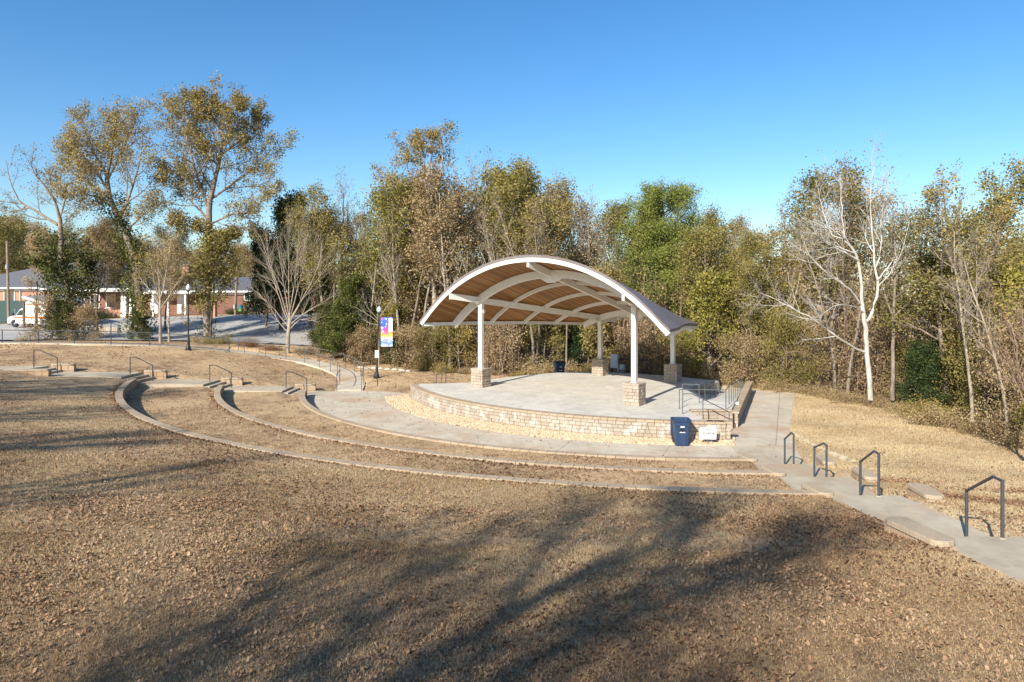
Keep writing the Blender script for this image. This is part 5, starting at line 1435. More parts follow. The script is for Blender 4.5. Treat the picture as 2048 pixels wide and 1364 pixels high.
# white sycamore
y0 = 39.6; b = (px(1742, y0), y0, gz(px(1742, y0), y0))
SK = [(sk(b, [(1742, 800), (1737, 740), (1733, 690), (1729, 640), (1724, 610)], y0), .15, .115, 0),
      (sk(b, [(1724, 612), (1723, 570), (1716, 520), (1700, 490), (1688, 478), (1686, 450), (1682, 400), (1680, 350)], y0, [0, -.2, -.4, -.5, -.3, 0, .2, .4]), .105, .015, 1),
      (sk(b, [(1732, 645), (1745, 620), (1755, 580), (1750, 520), (1745, 460), (1740, 400), (1746, 350), (1752, 318)], y0, [0, .3, .5, .7, .8, .9, 1, 1]), .10, .012, 1),
      (sk(b, [(1726, 615), (1700, 580), (1665, 555), (1635, 530), (1612, 500), (1605, 470)], y0, [0, -.5, -1, -1.3, -1.5, -1.6]), .055, .015, 1),
      (sk(b, [(1733, 707), (1700, 690), (1665, 668), (1630, 640), (1590, 620), (1550, 598), (1520, 585)], y0, [0, -.5, -1, -1.2, -1.3, -1.2, -1]), .065, .015, 1),
      (sk(b, [(1755, 560), (1775, 535), (1795, 500), (1800, 460)], y0, [.5, .8, 1.1, 1.4]), .06, .012, 1),
      (sk(b, [(1716, 520), (1690, 505), (1660, 490), (1635, 465), (1618, 440)], y0, [-.4, -.8, -1.0, -1.4, -1.6]), .07, .012, 1),
      (sk(b, [(1750, 540), (1762, 500), (1762, 440), (1770, 400), (1782, 360)], y0, [.7, 1.2, 1.5, 1.7, 1.8]), .06, .012, 1),
      (sk(b, [(1728, 625), (1705, 612), (1675, 610), (1650, 625), (1635, 640)], y0, [0, -.7, -1.2, -1.6, -2]), .035, .01, 1),
      (sk(b, [(1688, 478), (1665, 470), (1650, 440), (1640, 395), (1632, 360)], y0, [-.3, -.2, 0, .3, .5]), .05, .012, 1)]
plant('sycamore_tree', 'large white barked sycamore with bare spreading limbs on the lawn edge at right', 'tree', gen(501, skel=SK, bark='bark_white', leaf='leaf_rust', per=.14, leaf_lvl=4, lsize=.10, **dict(twigs, n=[0, 0, 8, 8, 7], len=[0, .3, .38, .5, .6])), b)
# grey trunk right behind sycamore
y0 = 40.6; b = (px(1785, y0), y0, gz(px(1785, y0), y0))
SK = [(sk(b, [(1785, 800), (1786, 720), (1787, 640), (1790, 560), (1783, 500), (1788, 420)], y0), .13, .03, 0),
      (sk(b, [(1788, 640), (1770, 590), (1755, 570), (1740, 560)], y0, [0, .3, .6, .8]), .07, .02, 1), (sk(b, [(1790, 630), (1815, 610), (1840, 595), (1870, 590)], y0, [0, -.3, -.6, -1]), .06, .01, 1),
      (sk(b, [(1789, 560), (1810, 520), (1835, 490), (1850, 450)], y0, [0, .3, .6, .9]), .06, .01, 1), (sk(b, [(1784, 500), (1800, 450), (1820, 420)], y0), .05, .01, 1)]
plant('grey_tree', 'straight grey trunked tree just right of the white sycamore', 'tree', gen(502, skel=SK, bark='bark', leaf='leaf_brown', per=.35, leaf_lvl=3, lsize=.12, **dict(twigs, trunk_kids=True, n=[0, 7, 6, 5, 4], t0=[0, .5, .25, .2, .2], H=11)), b)
# right hand pale trunk tree
y0 = 36; b = (px(1945, y0), y0, gz(px(1945, y0), y0))
SK = [(sk(b, [(1945, 830), (1943, 770), (1938, 700), (1935, 620), (1925, 540), (1915, 460), (1920, 400)], y0), .20, .04, 0),
      (sk(b, [(1940, 740), (1920, 700), (1910, 670)], y0), .07, .02, 1), (sk(b, [(1941, 715), (1960, 690), (1980, 660), (1990, 600)], y0), .07, .02, 1),
      (sk(b, [(1935, 620), (1960, 560), (1990, 500), (2010, 440)], y0), .08, .02, 1), (sk(b, [(1930, 580), (1900, 520), (1880, 460), (1870, 400)], y0), .08, .02, 1)]
tk = dict(twigs); 
plant('forked_tree', 'tall forked tree with pale trunk and thin ochre foliage at far right', 'tree', gen(503, skel=SK, bark='bark', leaf='leaf_ochre', per=5, leaf_lvl=3, lsize=.12, **tk), b)
# bare reddish twigs at right edge
y0 = 24.5; b = (px(2062, y0), y0, gz(px(2062, y0), y0))
SK = [(sk(b, [(2062, 900), (2062, 850)], y0), .10, .08, 0)]
for i, (u1, u2, v2) in enumerate(((2050, 2010, 640), (2040, 1985, 700), (2060, 2040, 600), (2050, 1975, 760), (2070, 2080, 600), (2045, 2000, 560), (2075, 2110, 640))):
    SK.append((sk(b, [(2062, 860 - i * 4), (u1, 790 - i * 6), ((u1 + u2) / 2, (780 + v2) / 2 - 10), (u2, v2)], y0, [0, -.2 * (i % 3), -.4 * (i % 3) + .3, .2 * i]), .035, .006, 1))
plant('young_tree', 'young bare tree with fine reddish branches at the right edge of the picture', 'tree', gen(504, skel=SK, bark='bark_red', leaf='leaf_rust', per=.12, leaf_lvl=4, lsize=.07, **dict(twigs, n=[0, 0, 7, 5, 3], ang=[0, .5, .5, .5, .5])), b)
# dark holly
HB = gen(530, H=6, trunk_r=.07, n=[0, 22, 8, 6, 3], levels=3, leaf_lvl=2, per=13, lspread=.2, len=[0, .3, .5, .5, .5], t0=[0, .06, .2, .2, .2], wob=.2, bark='bark_dark', leaf='leaf_dark', lsize=.12)
for (u, yy, s, lb) in ((1838, 39.5, .46, 'glossy dark green holly bush at the foot of the woods right of the sycamore'), (1866, 39.0, .38, 'smaller glossy green holly right of the dark holly bush')):
    x = px(u, yy); plant('holly_bush', lb, 'bush', HB, (x, yy, gz(x, yy) - .2), u * .1, s * 1.55, s * 1.5)
# big green pine behind the pavilion
y0 = 57.5; b = (px(1322, y0), y0, gz(px(1320, y0), y0))
plant('pine_tree', 'large rounded green pine tree rising behind the right side of the pavilion', 'tree', gen(511, H=16.4, wob=.07, trunk_r=.3, n=[0, 80, 10, 7, 3], levels=3, leaf_lvl=2, per=15, lspread=.26, len=[0, .205, .45, .42, .5], ang=[0, 1.25, .8, .7, .7], t0=[0, .16, .2, .2, .2], leaf='leaf_pine', bark='bark_dark', lsize=.16, aspect=.35, shape=lambda t: 1.15 * math.sqrt(max(.12, 1 - ((t - .5) / .56) ** 2)), up=[.02, .03, .08, .06, 0]), b)
# tall thin-leaved tree left of pavilion
y0 = 59; b = (px(872, y0), y0, gz(px(872, y0), y0))
SK = [(sk(b, [(874, 720), (870, 640), (868, 560), (862, 480), (858, 420), (850, 350), (845, 290)], y0), .27, .05, 0),
      (sk(b, [(868, 520), (845, 490), (825, 460), (800, 420), (785, 380), (775, 350)], y0, [0, -.5, -.9, -1.2, -1.5, -1.6]), .12, .02, 1), (sk(b, [(866, 500), (885, 470), (905, 440), (925, 400)], y0, [0, .5, .9, 1.3]), .11, .02, 1),
      (sk(b, [(862, 430), (835, 390), (818, 350), (810, 300)], y0), .10, .02, 1), (sk(b, [(860, 400), (880, 350), (885, 300), (880, 275)], y0), .10, .02, 1), (sk(b, [(855, 360), (840, 320), (835, 280)], y0), .08, .02, 1),
      (sk(b, [(852, 340), (865, 310), (862, 270)], y0), .07, .02, 1), (sk(b, [(868, 560), (890, 545), (915, 535), (940, 535)], y0), .07, .01, 1)]
plant('tall_tree', 'tallest tree left of the pavilion with pale trunk and sparse orange brown leaves', 'tree', gen(511, skel=SK, bark='bark_pale', leaf='leaf_ochre', per=5, leaf_lvl=3, lsize=.15, lspread=.18, **twigs), b)
y0 = 60.5; b = (px(893, y0), y0, gz(px(893, y0), y0)); SK = [(sk(b, [(893, 715), (892, 640), (890, 560), (885, 500), (890, 430)], y0), .20, .06, 0), (sk(b, [(890, 540), (915, 500), (930, 450)], y0), .09, .02, 1), (sk(b, [(886, 500), (875, 450), (880, 400)], y0), .09, .02, 1)]
plant('pale_tree', 'second pale trunk right beside the tallest tree left of the pavilion', 'tree', gen(512, skel=SK, bark='bark_pale', leaf='leaf_ochre', per=3, leaf_lvl=3, lsize=.16, **twigs), b)
# bare upright tree
for (u, yy, top, lb, sd_) in ((985, 60, 300, 'bare grey tree with fine upright twigs rising behind the left arch of the pavilion roof', 0), (1118, 66, 340, 'bare fan shaped treetop above the woods behind the pavilion peak', 1), (672, 66, 338, 'bare airy treetop above the woods right of the dark evergreen', 2), (1700, 52, 318, 'bare grey twigs rising behind the top of the white sycamore', 1), (1925, 50, 325, 'bare grey treetop sticking out of the woods at the far right', 0), (1560, 56, 370, 'bare slender treetop in the gap left of the sycamore', 2)):
    x = px(u, yy); z = gz(x, yy); s = (pz(top, yy) - z) / 15.2; plant('bare_tree', lb, 'tree', K_['bare'][sd_], (x, yy, z), sd_ * 1.3, s * .8, s)
# ---- left group
y0 = 63; xb = px(416, y0); b = (xb, y0, gz(xb, y0))
SK = [(sk(b, [(416, 700), (415, 640), (416, 560), (417, 500), (418, 440), (420, 400)], y0), .36, .24, 0),
      (sk(b, [(420, 400), (432, 350), (440, 310), (445, 280), (440, 240), (430, 200)], y0, [0, .3, .6, .9, 1.1, 1.2]), .24, .03, 1), (sk(b, [(418, 420), (400, 370), (385, 320), (372, 270), (362, 230)], y0, [0, -.4, -.8, -1, -1.2]), .15, .03, 1),
      (sk(b, [(420, 400), (455, 375), (490, 350), (520, 325), (550, 290)], y0, [0, .6, 1, 1.5, 2]), .12, .02, 1), (sk(b, [(417, 440), (380, 400), (355, 370), (330, 350)], y0, [0, .8, 1.4, 2]), .11, .02, 1),
      (sk(b, [(440, 310), (470, 290), (500, 260), (520, 230)], y0, [.5, 1, 1.6, 2.2]), .10, .02, 1), (sk(b, [(440, 260), (415, 220), (400, 190)], y0, [1, .5, 0]), .08, .02, 1), (sk(b, [(445, 280), (465, 235), (480, 205)], y0), .08, .02, 1),
      (sk(b, [(418, 450), (460, 430), (505, 420), (545, 380)], y0, [0, -.8, -1.4, -2]), .10, .02, 1), (sk(b, [(417, 470), (385, 455), (350, 440)], y0, [0, -.8, -1.2]), .08, .02, 1),
      (sk(b, [(436, 330), (405, 300), (380, 260), (370, 210)], y0, [.4, 1.2, 1.6, 2]), .10, .02, 1), (sk(b, [(416, 500), (440, 480), (470, 470)], y0), .06, .02, 1)]
big = dict(trunk_kids=False, levels=4, n=[0, 0, 13, 7, 4], t0=[0, .2, .08, .15, .2], ang=[0, .8, .8, .75, .7], len=[0, .3, .42, .5, .5], up=[.02, .05, .06, .03, .02], sides=[10, 7, 5, 3, 3])
plant('tall_tree', 'tallest tree of the picture with thin golden crown beside the left street lamp', 'tree', gen(520, skel=SK, bark='bark', leaf='leaf_ochre', per=8, leaf_lvl=3, lsize=.16, lspread=.22, ivy=70, ivy_top=1, ivy_r=.5, **big), b)
plant('small_tree', 'leafy green tree wrapped around the lower trunk beside the left street lamp', 'tree', gen(521, H=10.5, trunk_r=.14, n=[0, 18, 8, 5, 3], levels=3, leaf_lvl=2, per=6, lspread=.3, len=[0, .22, .5, .45, .5], t0=[0, .33, .15, .2, .2], leaf='leaf_olive', bark='bark_dark', lsize=.18), (px(421, 62), 62, gz(px(421, 62), 62)))
y0 = 61.5; xb = px(280, y0); b = (xb, y0, gz(xb, y0))
SK = [(sk(b, [(281, 700), (280, 640), (277, 580), (268, 520), (250, 465), (232, 425), (218, 385), (214, 350)], y0), .38, .18, 0),
      (sk(b, [(214, 350), (222, 310), (228, 270), (226, 235)], y0), .16, .03, 1), (sk(b, [(218, 380), (190, 340), (165, 310), (140, 280)], y0, [0, -.5, -1, -1.4]), .12, .02, 1), (sk(b, [(225, 400), (190, 375), (150, 350), (118, 325)], y0, [0, .6, 1.1, 1.6]), .11, .02, 1),
      (sk(b, [(215, 350), (185, 300), (170, 260), (165, 235)], y0, [0, .4, .8, 1.2]), .11, .02, 1), (sk(b, [(216, 360), (240, 310), (260, 270), (275, 235)], y0, [0, .4, .8, 1.2]), .11, .02, 1), (sk(b, [(238, 440), (260, 390), (275, 340), (283, 300), (285, 250)], y0, [0, -.4, -.8, -1.2, -1.4]), .13, .02, 1),
      (sk(b, [(228, 415), (200, 400), (165, 385), (130, 385)], y0, [0, -.8, -1.5, -2]), .08, .02, 1), (sk(b, [(250, 465), (285, 430), (315, 400)], y0), .09, .02, 1)]
plant('ivy_tree', 'tall leaning tree with ivy covered trunk and thin brown crown left of the tallest tree', 'tree', gen(522, skel=SK, bark='bark', leaf='leaf_ochre', per=6.5, leaf_lvl=3, lsize=.14, lspread=.25, ivy=330, ivy_top=13.2, ivy_r=.85, **big), b)
# ivy covered mass with bare arms, far left
y0 = 61.5; xb = px(140, y0); b = (xb, y0, gz(xb, y0))
SK = [(sk(b, [(148, 700), (146, 650), (138, 600), (130, 560), (122, 520), (122, 470), (118, 430)], y0), .38, .16, 0),
      (sk(b, [(118, 430), (108, 400), (88, 370), (68, 345), (58, 310)], y0, [0, -.3, -.6, -1, -1.2]), .13, .02, 1), (sk(b, [(116, 450), (85, 430), (60, 415), (38, 400), (20, 360), (12, 320)], y0, [0, .4, .8, 1, 1.2, 1.4]), .14, .02, 1),
      (sk(b, [(60, 415), (35, 420), (10, 425), (-15, 410)], y0, [.8, 1, 1.2, 1.4]), .07, .02, 1), (sk(b, [(118, 440), (130, 400), (122, 370), (100, 345)], y0), .09, .02, 1), (sk(b, [(120, 455), (145, 430), (165, 400)], y0), .06, .02, 1),
      (sk(b, [(130, 560), (105, 540), (80, 525), (65, 515)], y0), .12, .03, 1), (sk(b, [(138, 590), (160, 560), (175, 530), (170, 500)], y0), .12, .03, 1)]
plant('ivy_tree', 'ivy smothered tree with bare crooked arms against the sky at the far left', 'tree', gen(523, skel=SK, bark='bark', leaf='leaf_ochre', per=1.6, leaf_lvl=3, lsize=.13, ivy=520, ivy_top=9.0, ivy_r=1.35, ivy_lvl=1, **dict(big, n=[0, 0, 8, 5, 4])), b)
# small pale bare tree in front
y0 = 58.3; xb = px(321, y0); b = (xb, y0, gz(xb, y0))
SK = [(sk(b, [(321, 693), (320, 640), (320, 600)], y0), .13, .10, 0), (sk(b, [(320, 600), (318, 560), (315, 520), (312, 480)], y0), .07, .01, 1), (sk(b, [(320, 605), (330, 560), (338, 510), (342, 480)], y0), .07, .01, 1), (sk(b, [(320, 610), (300, 580), (280, 555), (270, 525)], y0), .06, .01, 1),
      (sk(b, [(320, 620), (345, 580), (365, 550), (378, 520)], y0), .06, .01, 1), (sk(b, [(321, 640), (300, 630), (280, 605)], y0), .04, .01, 1), (sk(b, [(321, 640), (350, 640), (370, 628), (395, 620)], y0), .04, .01, 1), (sk(b, [(320, 600), (308, 560), (298, 500)], y0), .05, .01, 1)]
plant('pale_tree', 'small pale barked tree with thin brown leaves left of the left street lamp', 'tree', gen(524, skel=SK, bark='bark_pale', leaf='leaf_ochre', per=1.2, leaf_lvl=3, lsize=.14, **twigs), b)
y0 = 60; xb = px(338, y0); plant('pale_tree', 'slim second trunk just right of the small pale barked tree', 'tree', K_['slim'][0], (xb, y0, gz(xb, y0)), 0, .55, .62, None, 'leaf_brown', 'bark_pale')
# bare fan tree
y0 = 57.8; xb = px(576, y0); b = (xb, y0, gz(xb, y0))
SK = [(sk(b, [(575, 716), (576, 680), (578, 655), (579, 635)], y0), .19, .14, 0)]
for (pts) in ([(578, 650), (560, 600), (545, 550), (530, 500), (520, 470)], [(579, 640), (570, 580), (560, 520), (552, 460)], [(579, 635), (578, 570), (577, 500), (580, 440)], [(579, 640), (595, 580), (608, 520), (615, 460)], [(579, 645), (605, 600), (635, 560), (655, 520)],
              [(578, 655), (550, 620), (520, 590), (500, 575)], [(579, 650), (610, 625), (645, 605), (670, 590)], [(577, 665), (555, 640), (540, 610), (530, 580)], [(579, 660), (600, 640), (630, 640), (655, 625)], [(579, 630), (590, 560), (596, 500), (598, 450)], [(578, 640), (555, 570), (538, 520), (535, 475)], [(579, 640), (620, 570), (640, 520), (645, 480)]):
    dyy = random.uniform(-.8, .8); SK.append((sk(b, pts, y0, [0, dyy * .4, dyy * .8, dyy * 1.3, dyy * 1.6][:len(pts)]), .05, .009, 1))
plant('bare_tree', 'bare vase shaped tree with many fine upright branches beside the ramp walk', 'tree', gen(525, skel=SK, bark='bark_pale', leaf='leaf_rust', per=.12, leaf_lvl=4, lsize=.09, **dict(twigs, n=[0, 0, 11, 7, 5], ang=[0, .5, .45, .45, .4], len=[0, .3, .40, .5, .5])), b)
# dark evergreen behind it
for (u, yy, top, s_, lb) in ((562, 70, 372, 1.0, 'dark dense evergreen tree behind the bare vase shaped tree'), (620, 71, 395, .95, 'second dark evergreen right of the bare vase shaped tree'), (532, 72, 440, .9, 'lower dark evergreen left of the bare vase shaped tree')):
    x = px(u, yy); z = gz(x, yy); s = (pz(top, yy) - z) / 10.2; plant('evergreen_tree', lb, 'tree', K_['dark'][0 if u < 600 else 1], (x, yy, z), u * .1, s * .72 * s_, s)
# small ornamental tree behind the banner lamp
y0 = 53.2; xb = px(757.5, y0); b = (xb, y0, gz(xb, y0))
SK = [(sk(b, [(758, 730), (758, 680), (757, 630)], y0), .055, .045, 0)] + [(sk(b, q, y0), .028, .006, 1) for q in ([(757, 635), (752, 605), (747, 575)], [(757, 630), (762, 600), (766, 572)], [(757, 640), (735, 615), (722, 590)], [(757, 645), (730, 625), (705, 612)], [(757, 650), (735, 645), (718, 628)], [(757, 640), (772, 615), (785, 600)])]
plant('young_tree', 'young pale bare tree standing right behind the banner lamp post', 'tree', gen(526, skel=SK, bark='bark_pale', per=0, leaf_lvl=4, **dict(twigs, n=[0, 0, 5, 4, 3], ang=[0, .5, .5, .5, .5])), b)
# green shrubs between ramp and woods
for i, (u, yy, s, kind, lm, lb) in enumerate(((690, 56.5, .75, 'dark', 'leaf_ivy', 'tall dark green shrub beside the top of the curved railing'), (668, 57.5, .6, 'small', 'leaf_ivy', 'green leafy shrub left of the tall dark green shrub'), (722, 55.6, .8, 'thicket', 'leaf_brown', 'brown vine thicket just left of the banner lamp'),
        (790, 55.0, .45, 'small', 'leaf_ivy', 'low bright green shrub right of the banner lamp'), (812, 55.0, .8, 'thicket', 'leaf_brown', 'brown thicket right of the low bright green shrub'), (640, 59, .5, 'dark', 'leaf_ivy', 'dark green shrub behind the far ramp railing'),
        (540, 58.3, .42, 'mound', 'leaf_rust', 'heap of reddish brambles by the far side of the ramp walk'), (608, 58.5, .5, 'mound', 'leaf_brown', 'brown brambles right of the bare vase shaped tree'), (500, 59, .55, 'mound', 'leaf_rust', 'reddish twiggy brambles left of the bare vase shaped tree'),
        (440, 60, .6, 'mound', 'leaf_olive', 'green leafy shrub at the foot of the tallest tree'), (400, 60.5, .5, 'mound', 'leaf_brown', 'brown shrub left of the tallest tree trunk'), (104, 61, 1.05, 'thicket', 'leaf_brown', 'brown leafy thicket at the left foot of the ivy smothered tree'),
        (170, 61, .7, 'thicket', 'leaf_brown', 'brown leafy thicket at the right foot of the ivy smothered tree'), (125, 60.5, .6, 'small', 'leaf_ivy', 'green shrub against the ivy smothered trunk'), (45, 60.5, .3, 'mound', 'leaf_brown', 'low dark weeds behind the left end of the mesh fence'),
        (285, 60.5, .45, 'small', 'leaf_ivy', 'green ivy clump at the base of the leaning ivy tree'), (470, 84, .6, 'mound', 'leaf_dark', 'dark shrub by the wooden pole and the turquoise barrel'), (205, 84.5, .9, 'mound', 'leaf_dark', 'dark rounded shrub beside the porch of the central building'),
        (664, 61, .9, 'thicket', 'leaf_brown', 'tall brown thicket behind the dark green shrub by the ramp'))):
    x = px(u, yy); k = K_[kind][i % len(K_[kind])]
    plant({'dark': 'evergreen_shrub', 'small': 'shrub', 'thicket': 'thicket', 'mound': 'bramble'}[kind], lb, 'shrub', k, (x, yy, gz(x, yy) - .1), i * 1.1, s, s, None, lm)
# trees beyond the buildings
rb = random.Random(5)
for i in range(34):
    u = -60 + i * 21 + rb.uniform(-8, 8); yy = rb.uniform(104, 122); top = float(np.interp(u, [-60, 100, 200, 300, 420, 520, 640], [430, 455, 470, 485, 500, 490, 460])) + rb.uniform(-18, 18)
    x = px(u, yy); z = gz(x, min(yy, 110)); kind = rb.choice(['oak', 'oak', 'slim', 'oak', 'bare']); s = (pz(top, yy) - z) / Hk[kind]
    lm = rb.choice(['leaf_brown', 'leaf_olive', 'leaf_ochre', 'leaf_brown'])
    plant('background_tree', 'hazy %s tree in the line of trees beyond the brick buildings' % (cname[lm] if kind != 'bare' else 'leafless'), 'tree', K_[kind][i % len(K_[kind])], (x, yy, z), i, s * 1.15, s, 'trees beyond the brick buildings, ' + (cname[lm] if kind != 'bare' else 'leafless'), lm)
for i, (u, yy, top, kd, lm, lb) in enumerate(((195, 66, 430, 'oak', 'leaf_brown', 'brown leafy tree behind the leaning ivy tree'), (330, 70, 440, 'oak', 'leaf_brown', 'brown tree between the leaning ivy tree and the tallest tree'), (70, 70, 445, 'slim', 'leaf_brown', 'thin brown tree at the far left behind the ivy smothered tree'), (265, 68, 470, 'oak', 'leaf_olive', 'olive tree hugging the leaning ivy tree trunk'))):
    x = px(u, yy); z = gz(x, yy); s = (pz(top, yy) - z) / Hk[kd]; plant('leafy_tree', lb, 'tree', K_[kd][i % 3], (x, yy, z), i, s * .75, s, None, lm, 'bark')
for i, (u, yy, top, kd, lm) in enumerate(((1232, 69, 398, 'oak', 'leaf_olive'), (1272, 72, 415, 'oak', 'leaf_ochre'), (1392, 68, 418, 'oak', 'leaf_olive'), (1432, 66, 432, 'slim', 'leaf_brown'), (1190, 66, 385, 'bare', 'leaf_brown'))):
    x = px(u, yy); z = gz(x, yy); s = (pz(top, yy) - z) / Hk[kd]
    plant('woodland_tree', ('olive tree filling the gap left of the large pine', 'ochre tree close behind the large pine on its left side', 'olive tree behind the right shoulder of the large pine', 'slim brown tree right of the large pine', 'bare grey tree left of the large pine')[i], 'tree', K_[kd][i % 3], (x, yy, z), i * 2.0, s * .95, s, None, lm, 'bark')
# deep background wood
rng = np.random.default_rng(77); N = 60000
tq = rng.random(N); xx = -30 + tq * 150; yy = np.where(xx < 45, rng.uniform(84, 100, N), rng.uniform(30, 100, N)); xx = np.where(yy < 84, rng.uniform(52, 70, N), xx)
zz = rng.uniform(0, 1, N) ** .9 * (10.5 + 1.2 * np.sin(xx * .35) + .8 * np.sin(xx * .9)); C = np.stack([xx, yy, zz], -1)
a = rng.normal(0, 1, (N, 3)); a /= np.linalg.norm(a, axis=1)[:, None]; b_ = np.cross(a, rng.normal(0, 1, (N, 3))); b_ /= np.linalg.norm(b_, axis=1)[:, None]
s = rng.uniform(.25, .6, (N, 1)); V = np.stack([C - a * s, C + b_ * s * .6, C + a * s, C - b_ * s * .6], 1).reshape(-1, 3)
tag(link('far_woods', npmesh('far_woods', V, np.arange(N * 4).reshape(N, 4), M['leaf_brown'], rng.random(N), .5 + .5 * np.sin(xx * .5 + zz))), 'far mass of brown woodland behind the front trees', 'woods', kind='stuff')

# ---- bare trees behind the viewpoint: they throw the long shadows on the lawn
SHK = [gen(600 + i, H=15, trunk_r=.40, n=[0, 11, 7, 6, 5], levels=4, leaf_lvl=3, per=.35, lspread=.25, rr=2.1, len=[0, .34, .5, .55, .6], ang=[0, .6, .65, .6, .6], up=[.02, .1, .08, .06, .04], t0=[0, .28, .2, .2, .2], bark='bark', leaf='leaf_brown', lsize=.14) for i in range(3)]
SHK.append(gen(640, H=15, trunk_r=.42, n=[0, 20, 10, 8, 5], levels=4, leaf_lvl=3, per=.5, lspread=.2, rr=1.15, len=[0, .34, .5, .55, .6], ang=[0, .62, .65, .6, .6], up=[.02, .05, .06, .06, .04], t0=[0, .25, .2, .2, .2], bark='bark', leaf='leaf_brown', lsize=.14))
SHT = [(-33, 15.5, 14, 3, 'bare tree outside the left edge that streaks the terrace lawn'), (-29.5, 10, 13, 0, 'bare tree outside the left edge nearest the middle terrace'), (-13.0, -12.2, 18.5, 3, 'bare tree behind the viewpoint that throws the widest shadow across the foreground lawn'), (-25.5, 4.5, 12.5, 3, 'bare tree outside the left edge that shades the left lawn'),
       (-21.5, -2.5, 14, 1, 'bare tree left of the viewpoint whose thin shadow crosses the highest terrace wall'), (-38, 14, 16, 0, 'bare tree outside the left edge that shades the upper left lawn'), (11.6, 6.5, 9, 2, None)]
for x, y, h, k, lb in SHT:
    if lb is None: continue
    z = gz(x, y); plant('bare_tree', lb, 'tree', SHK[k], (x, y, z), k * 2.1 + x, h / 15, h / 15, None, 'leaf_brown')
# ------------------------------------------------------------------ fallen leaves and grass
def inframe(x, y, pad=.06):
    u = np.abs(x / y) ; return u < (.75 + pad)
def onpath(x, y):
    r, _ = seg_dist(x, y, [(a, b, 0) for a, b in zip(RC[1], RC[0])]); l = (np.abs(y - yL(x)) < 1.15) & (x < -11.6)
    rp = (x > np.interp(y, [-14, 9, 10.8, 12.8, 17.5, 20.8, 24.4, 29.7], [8.0, 8.05, 8.05, 7.95, 8.1, 8.25, 8.7, 9.4]) - .03) & (x < np.interp(y, *RRt_) + .03) & (y < 30)
    pl = (y > 24) & (y < 45.5) & (x > 9) & (x < np.interp(y, [24.8, 25.3, 27.6, 31.3, 33.9, 44.4], [10.3, 11.0, 11.6, 12.8, 13.8, 18.4]) + .05)
    return rp | l | pl
rng = np.random.default_rng(9)
def scatter(n, y0, y1, power=1.0):
    y = y0 + (y1 - y0) * rng.random(n) ** power; x = rng.uniform(-1, 1, n) * (y * .80)
    return x, y
def leafmesh(x, y, size, lift, curl=.5):
    N = len(x); z = ground(x, y)
    flat_ = (cD(C1, x, y) < -.4) & (y < 45) & (x < 13); z = np.where(flat_, .035, z)
    C = np.stack([x, y, z + lift * rng.random(N) + .012], -1)
    an = rng.uniform(0, 6.28, N); tilt = rng.normal(0, .5, N); tilt2 = rng.normal(0, .5, N)
    ax = np.stack([np.cos(an), np.sin(an), tilt], -1); bx = np.stack([-np.sin(an), np.cos(an), tilt2], -1)
    s = (size * rng.uniform(.55, 1.35, N))[:, None]; cu = (rng.uniform(-.1, curl, N))[:, None] * s * np.array([[0, 0, 1.]])
    ctr = C
    pts = [C + ax * s * .6 + cu * .5, C + ax * s * .18 + bx * s * .42 + cu, C - ax * s * .45 + bx * s * .25 + cu * .6, C - ax * s * .55 + 0 * bx, C - ax * s * .45 - bx * s * .25 + cu * .6, C + ax * s * .18 - bx * s * .42 + cu]
    V = np.stack([ctr] + pts, 1).reshape(-1, 3); k = np.arange(N)[:, None] * 7
    T = np.array([[0, 1, 2], [0, 2, 3], [0, 3, 4], [0, 4, 5], [0, 5, 6], [0, 6, 1]])
    return V, (k[:, None] + T[None]).reshape(-1, 3), N
def clump_keep(x, y, lo):
    f = .5 + .28 * np.sin(x * .55 + 1.8 * np.sin(y * .33)) + .25 * np.sin(y * .9 + 1.3 * np.sin(x * .8 + 2)) + .2 * np.sin(x * 2.3 + y * 1.1)
    return rng.random(len(x)) < np.clip(f, lo, 1)
xs_, ys_ = [], []
for n, a, b_, lo in ((42000, 6.4, 15, .2), (38000, 13, 26, .12), (14000, 26, 46, .06), (12000, 44, 58, .15)):
    x, y = scatter(n, a, b_, .9); d1 = cD(C1, x, y)
    k = ((d1 > .1) | (y > 46) | (x > xR(y) + 1)) & clump_keep(x, y, lo) & ~onpath(x, y)
    east = (x > xR(y) + 1) & (y < 48); k &= ~(east & (rng.random(len(x)) < .75))
    xs_.append(x[k]); ys_.append(y[k])
# drifts of red leaves by the right stair and litter along the wall
for n, cx_, cy_, sx_, sy_ in ((3500, 13.5, 18.5, 2.2, .3), (2400, 16.5, 20.5, 1.6, .22), (1500, 19, 16.5, 1.5, .25), (900, 13.0, 15.5, 1.3, .3), (700, 18.0, 18.0, 1.4, .35), (500, 12.0, 21.6, .7, .25), (260, 7.9, 11.9, .3, .35), (350, 10.9, 15.6, .3, .8)):
    xs_.append(rng.normal(cx_, sx_, n)); ys_.append(rng.normal(cy_, sy_, n))
for c in (C2, C3):
    th = rng.uniform(R(190), R(268), 2200); rr_ = c[2] + np.abs(rng.normal(.08, .14, 2200)); xs_.append(c[0] + np.cos(th) * rr_); ys_.append(c[1] + np.sin(th) * rr_)
x = np.concatenate(xs_); y = np.concatenate(ys_)
k = ~onpath(x, y) ; x, y = x[k], y[k]
xw = rng.uniform(-12, 16, 1200); yw = rng.uniform(24.5, 46, 1200); kw = (cD(C1, xw, yw) < -.5) & (cD(CG, xw, yw) > 0) & (yw < 45)
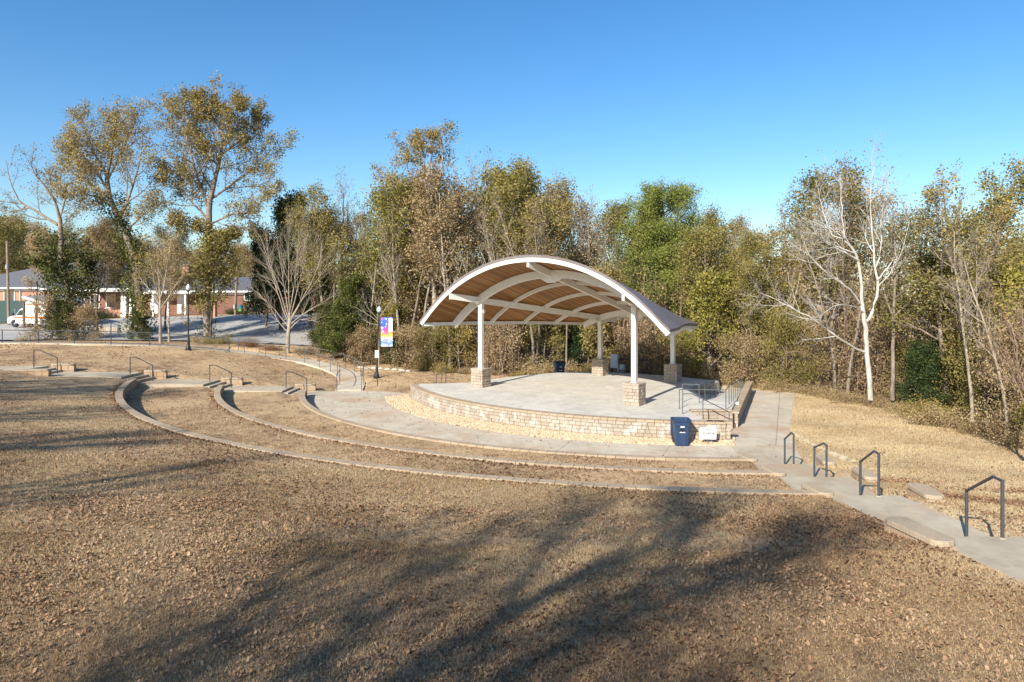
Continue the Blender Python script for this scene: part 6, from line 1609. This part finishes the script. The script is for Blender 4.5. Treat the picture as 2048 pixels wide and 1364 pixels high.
x = np.r_[x, xw[kw]]; y = np.r_[y, yw[kw]]; wk = np.r_[np.zeros(len(x) - kw.sum()), np.ones(kw.sum())]
V, T, N = leafmesh(x, y, np.where(rng.random(len(x)) < .06, 1.3, 1) * np.interp(y, [6, 20, 60], [.032, .045, .08]), .022, .7)
r = rng.random(N); c = .5 + .5 * np.sin(x * .7 + y * .5)
tag(link('fallen_leaves', npmesh('fallen_leaves', V, T, M['leaf_ground'], np.repeat(r, 6), np.repeat(c, 6))), 'dry brown leaves scattered over the dormant lawn', 'leaves', kind='stuff')
# grass blades
xs_, ys_ = [], []
for n, a, b_ in ((170000, 6.3, 12), (150000, 11, 20), (90000, 18, 34), (-130000, 12, 46)):
    x, y = scatter(abs(n), a, b_, 1.0)
    if n < 0: y = rng.uniform(12, 46, -n); x = np.interp(y, RRt_[0], RRt_[1]) + rng.uniform(0, 1, -n) * 10
    k = ((cD(C1, x, y) > .1) | (x > xR(y) + 1)) & (rng.random(len(x)) < 1) & ~onpath(x, y) & ~behind_edge(x, y)
    for c_ in (C2, C3): k &= ~((cD(c_, x, y) > -.4) & (cD(c_, x, y) < .03) & (x < 8.6) & (y < yL(x)))
    xs_.append(x[k]); ys_.append(y[k])
x = np.concatenate(xs_); y = np.concatenate(ys_); N = len(x); z = ground(x, y)
h = rng.uniform(.018, .045, N) * np.interp(y, [6, 34], [1, 1.7]); an = rng.uniform(0, 6.28, N); w_ = .0035 * np.interp(y, [6, 34], [1.3, 4]) * rng.uniform(.7, 1.4, N)
dx, dy = np.cos(an) * w_, np.sin(an) * w_; lx_, ly_ = rng.normal(0, .022, N), rng.normal(0, .022, N)
V = np.stack([np.stack([x - dx, y - dy, z - .005], -1), np.stack([x + dx, y + dy, z - .005], -1), np.stack([x + lx_, y + ly_, z + h], -1)], 1).reshape(-1, 3)
tag(link('grass', npmesh('grass', V, np.arange(N * 3).reshape(N, 3), M['blade'], rng.random(N), .35 + .35 * np.sin(x * .9 + np.sin(y * 1.3)) * np.sin(y * .7) + .2 * (x > xR(y)))), 'short straw coloured dormant grass blades', 'grass', kind='stuff')
